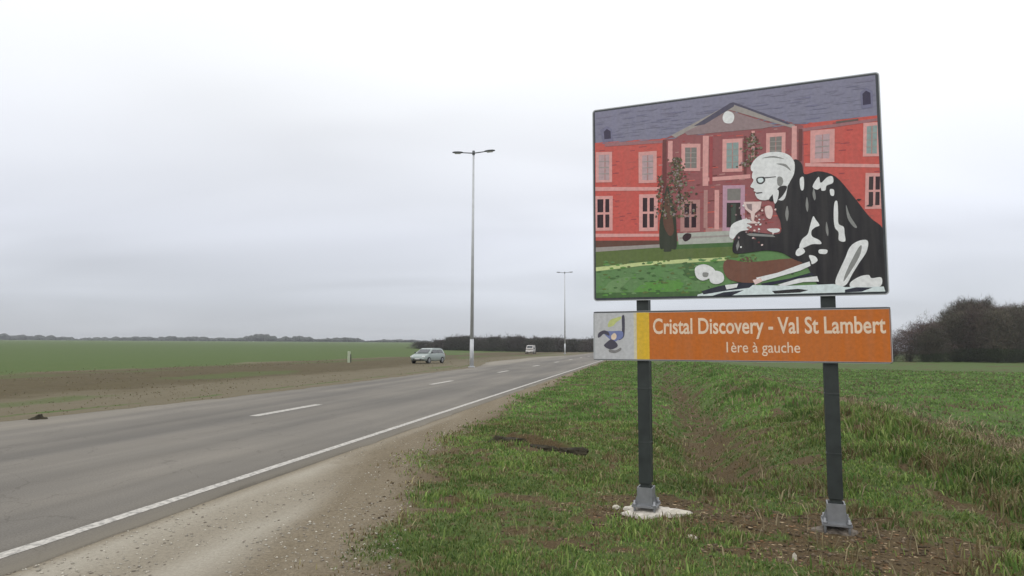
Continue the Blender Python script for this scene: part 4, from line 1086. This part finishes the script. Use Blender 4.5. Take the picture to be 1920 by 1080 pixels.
g3 = blades('crop_shoots', 60000, 5, 70, (8, 66), lambda c, s, x, y: (c > 6.4) * (.25 + .75 * (np.sin(c * 2 * np.pi / .28) > .1)) * (.4 + .6 * (fbm(c * .9, s * .9, 140) > .42)), lambda c, s, r: .055 + .0008 * r, lambda r: .003 + .0010 * r,
            pal([(.075, .125, .032), (.095, .145, .042), (.065, .115, .032)], [(.20, .17, .09), (.13, .11, .06)], .03), lean=.5, pw=1.5, seed=5)
tag(g3, 'young green winter crop in the field behind the sign on the right', 'crop', kind='stuff')
g6 = blades('rank_grass', 22000, 3, 26, (-10, 64), lambda c, s, x, y: (grass_w(c, s) > .3) * is_verge(c) * (fbm(c * 3.5, s * 3.5, 170, 2) > .60) * (.25 + .75 * smooth(1.5, 3, c)), lambda c, s, r: .10 + .0010 * r, lambda r: .0026 + .0008 * r,
            pal([(.095, .135, .034), (.12, .155, .045), (.070, .110, .028)], [(.32, .28, .15), (.22, .18, .09)], .22), lean=1.2, pw=1.25, seed=12)
tag(g6, 'longer rank tufts of grass on the bank behind and right of the sign', 'grass', kind='stuff')
g4 = blades('dead_stalks', 9000, 3.5, 24, (4, 60), lambda c, s, x, y: np.exp(-((c - 6.1) / .7) ** 2) + .10 * np.exp(-((c - 1.3) / .8) ** 2) + .13 * smooth(2, 3.5, c) * smooth(6.8, 6, c),
            lambda c, s, r: .16 + 0 * r, lambda r: .002 + .0006 * r, lambda c, s, x, y, r_, m: np.array([.30, .25, .15]) * r_.uniform(.4, 1.3, (m, 1)), lean=1.6, pw=1.2, seed=6)
tag(g4, 'pale dead stalks lying on the bank and along the brown edge of the field', 'stalks', kind='stuff')

def chunks(name, n, rmin, rmax, az, accept, size, cols, flatz, seed, m):
    r_ = np.random.default_rng(seed)
    u = r_.random(n * 6); r = rmin * (rmax / rmin) ** u; a = np.radians(r_.uniform(*az, n * 6))
    x, y = np.sin(a) * r, np.cos(a) * r; c, s = cs(x, y)
    k = r_.random(n * 6) < accept(c, s, x, y); x, y, c, s = (v[k][:n] for v in (x, y, c, s)); mm = len(x)
    sz = size[0] + (size[1] - size[0]) * r_.random(mm) ** 2.2
    oct_ = np.array([(1, 0, 0), (.2, .95, .1), (-.9, .3, 0), (-.3, -.95, 0), (.7, -.6, .1), (.1, 0, 1), (-.1, .05, -.8)])
    tri = np.array([(0, 1, 5), (1, 2, 5), (2, 3, 5), (3, 4, 5), (4, 0, 5), (1, 0, 6), (2, 1, 6), (3, 2, 6), (4, 3, 6), (0, 4, 6)])
    V = oct_[None] * (1 + r_.normal(0, .22, (mm, 7, 3)))
    V = V * sz[:, None, None] * np.array([1, 1, flatz])
    t = r_.uniform(0, 6.28, mm); ct, st = np.cos(t)[:, None], np.sin(t)[:, None]
    Vx, Vy = V[:, :, 0] * ct - V[:, :, 1] * st, V[:, :, 0] * st + V[:, :, 1] * ct
    z = height(c, s)
    P = np.stack([Vx + x[:, None], Vy + y[:, None], V[:, :, 2] + z[:, None] + sz[:, None] * flatz * .25], 2).reshape(-1, 3)
    F = (tri[None] + np.arange(mm)[:, None, None] * 7).ravel()
    col = np.array(cols)[r_.integers(0, len(cols), mm)] * r_.uniform(.7, 1.3, (mm, 1))
    col = np.repeat(np.concatenate([col, np.ones((mm, 1))], 1), 7, axis=0)
    return np_mesh(name, P, F, np.full(mm * 10, 3), m, colors={'tint': col})
ROUGHM = attr_mat('loose_stone_and_soil', .95)
foot = lambda x, y: sum(np.exp(-((x - fx) ** 2 + (y - fy) ** 2) / R ** 2) for (fx, fy), R in zip(FEET, (.9, 1.5)))
o = chunks('soil_clods', 9000, 2.5, 20, (-25, 62), lambda c, s, x, y: (1 - grass_w(c, s)) * (c > grass_edge(s) - .3) * (.18 + 1.0 * foot(x, y) + .6 * np.exp(-((c - 6.1) / .6) ** 2)), (.004, .026),
           [(.10, .072, .045), (.13, .095, .06), (.07, .052, .032), (.15, .115, .078)], .6, 21, ROUGHM)
tag(o, 'brown clods of earth on the bare ground around the sign feet and field edge', 'soil', kind='stuff')
o = chunks('fallen_leaves', 5200, 2.5, 16, (-10, 60), lambda c, s, x, y: (c > -1.0) * (.05 + foot(x, y)), (.010, .032),
           [(.18, .10, .05), (.24, .15, .08), (.12, .07, .035), (.34, .26, .16)], .10, 22, ROUGHM)
tag(o, 'dry brown leaves scattered around the feet of the sign', 'leaves', kind='stuff')
o = chunks('gravel', 9000, 2.2, 22, (-66, 5), lambda c, s, x, y: (c > RR + .02) * (c < grass_edge(s) + .25) * (fbm(c * 2, s * .7, 150) > .42), (.003, .016),
           [(.38, .35, .29), (.33, .30, .25), (.48, .45, .38), (.24, .21, .17)], .65, 23, ROUGHM)
tag(o, 'loose pale gravel on the shoulder right of the white edge line', 'gravel', kind='stuff')
# few pale stones seen one by one
STONE = mat('pale_stone', (.50, .46, .38), rough=.9, var=.2, scale=20, bump=.5)
def stone(px, py, dx, label, seed, sc=(1, .8, .5)):
    x_, y_ = px, py; R = random.Random(seed); bm = bmesh.new()
    bmesh.ops.create_icosphere(bm, subdivisions=2, radius=dx)
    for v in bm.verts: v.co = Vector((v.co.x * sc[0], v.co.y * sc[1], v.co.z * sc[2])) * R.uniform(.82, 1.15)
    o_ = obj('stone', bm, STONE, None, smooth_s=False); o_.location = (x_, y_, hz(x_, y_) + dx * sc[2] * .35); o_.rotation_euler = (0, 0, R.uniform(0, 3))
    return tag(o_, label, 'stone', 'pale stones lying near the sign feet')
stone(FEET[0][0] + .30, FEET[0][1] - .10, .10, 'large pale flat stone against the right side of the left post foot', 1, (1.3, .8, .4))
stone(FEET[0][0] - .30, FEET[0][1] + .10, .055, 'small pale stone touching the left side of the left post foot', 2)
stone(2.28, 5.45, .035, 'small upright white stone just left of the right post foot', 3, (.5, .5, 1.4))
stone(1.62, 6.05, .045, 'flat yellowish stone in the grass midway between the two sign posts', 4, (1.4, .8, .35))
# dark turf clump on far asphalt edge; dark lumps added as lip overhang shade
TURF_SHADE = mat('dark_turf_and_shade', (.034, .028, .015), rough=1, var=.4, scale=9, bump=1, bscale=20)
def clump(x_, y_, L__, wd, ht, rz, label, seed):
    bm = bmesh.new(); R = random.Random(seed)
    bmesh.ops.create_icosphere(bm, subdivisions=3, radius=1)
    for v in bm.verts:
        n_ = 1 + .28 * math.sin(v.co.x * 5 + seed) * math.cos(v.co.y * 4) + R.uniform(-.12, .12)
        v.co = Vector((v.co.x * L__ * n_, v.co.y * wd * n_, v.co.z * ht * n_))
    o_ = obj('turf_and_shade_clump', bm, TURF_SHADE, None); o_.location = (x_, y_, hz(x_, y_)); o_.rotation_euler = (0, 0, rz)
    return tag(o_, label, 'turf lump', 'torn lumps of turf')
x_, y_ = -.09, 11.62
clump(x_, y_, .33, .12, .13, -.1, 'brown turf lump coloured dark for the shade at the left end of the verge lip', 4)
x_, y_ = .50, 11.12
clump(x_, y_, .36, .09, .10, -.55, 'long dark lump added as the shade under the middle of the worn lip', 5)
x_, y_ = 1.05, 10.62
clump(x_, y_, .30, .10, .11, -.7, 'smaller dark lump added as lip shade where the lip bends towards the left post', 6)
x_, y_ = -10.72, 15.1
clump(x_, y_, .20, .14, .15, TH + .5, 'dark clump of turf on the far edge of the asphalt at the left', 1)

g5 = blades('verge_weeds', 11000, 14, 90, (-62, 8), lambda c, s, x, y: (c < road_left(s) - .15) * (c > -40) * (.05 + .5 * np.exp(-((c - road_left(s) + 1.3) / .25) ** 2) + .5 * smooth(.55, .72, fbm(c * .25, s * .12, 160))), lambda c, s, r: .030 + .0005 * r, lambda r: .003 + .0006 * r,
            pal([(.085, .090, .040), (.095, .095, .045), (.070, .078, .032)], [(.20, .17, .10), (.15, .12, .07)], .5), lean=.9, pw=1.4, seed=9)
tag(g5, 'thin olive weeds and dry grass on the brown verge left of the road', 'weeds', kind='stuff')
haze_m = bpy.data.materials.new('pale_haze'); haze_m.use_nodes = True
_nt = haze_m.node_tree; _nt.nodes.clear(); _o = _nt.nodes.new('ShaderNodeOutputMaterial'); _v = _nt.nodes.new('ShaderNodeVolumePrincipled')
_v.inputs['Color'].default_value = (.93, .95, 1.0, 1); _v.inputs['Density'].default_value = .0003
_nt.links.new(_v.outputs[0], _o.inputs['Volume'])
bm = bmesh.new(); add_box(bm, -3600, 3600, -3600, 3600, -120, 24)
tag(obj('haze', bm, haze_m), kind='stuff')
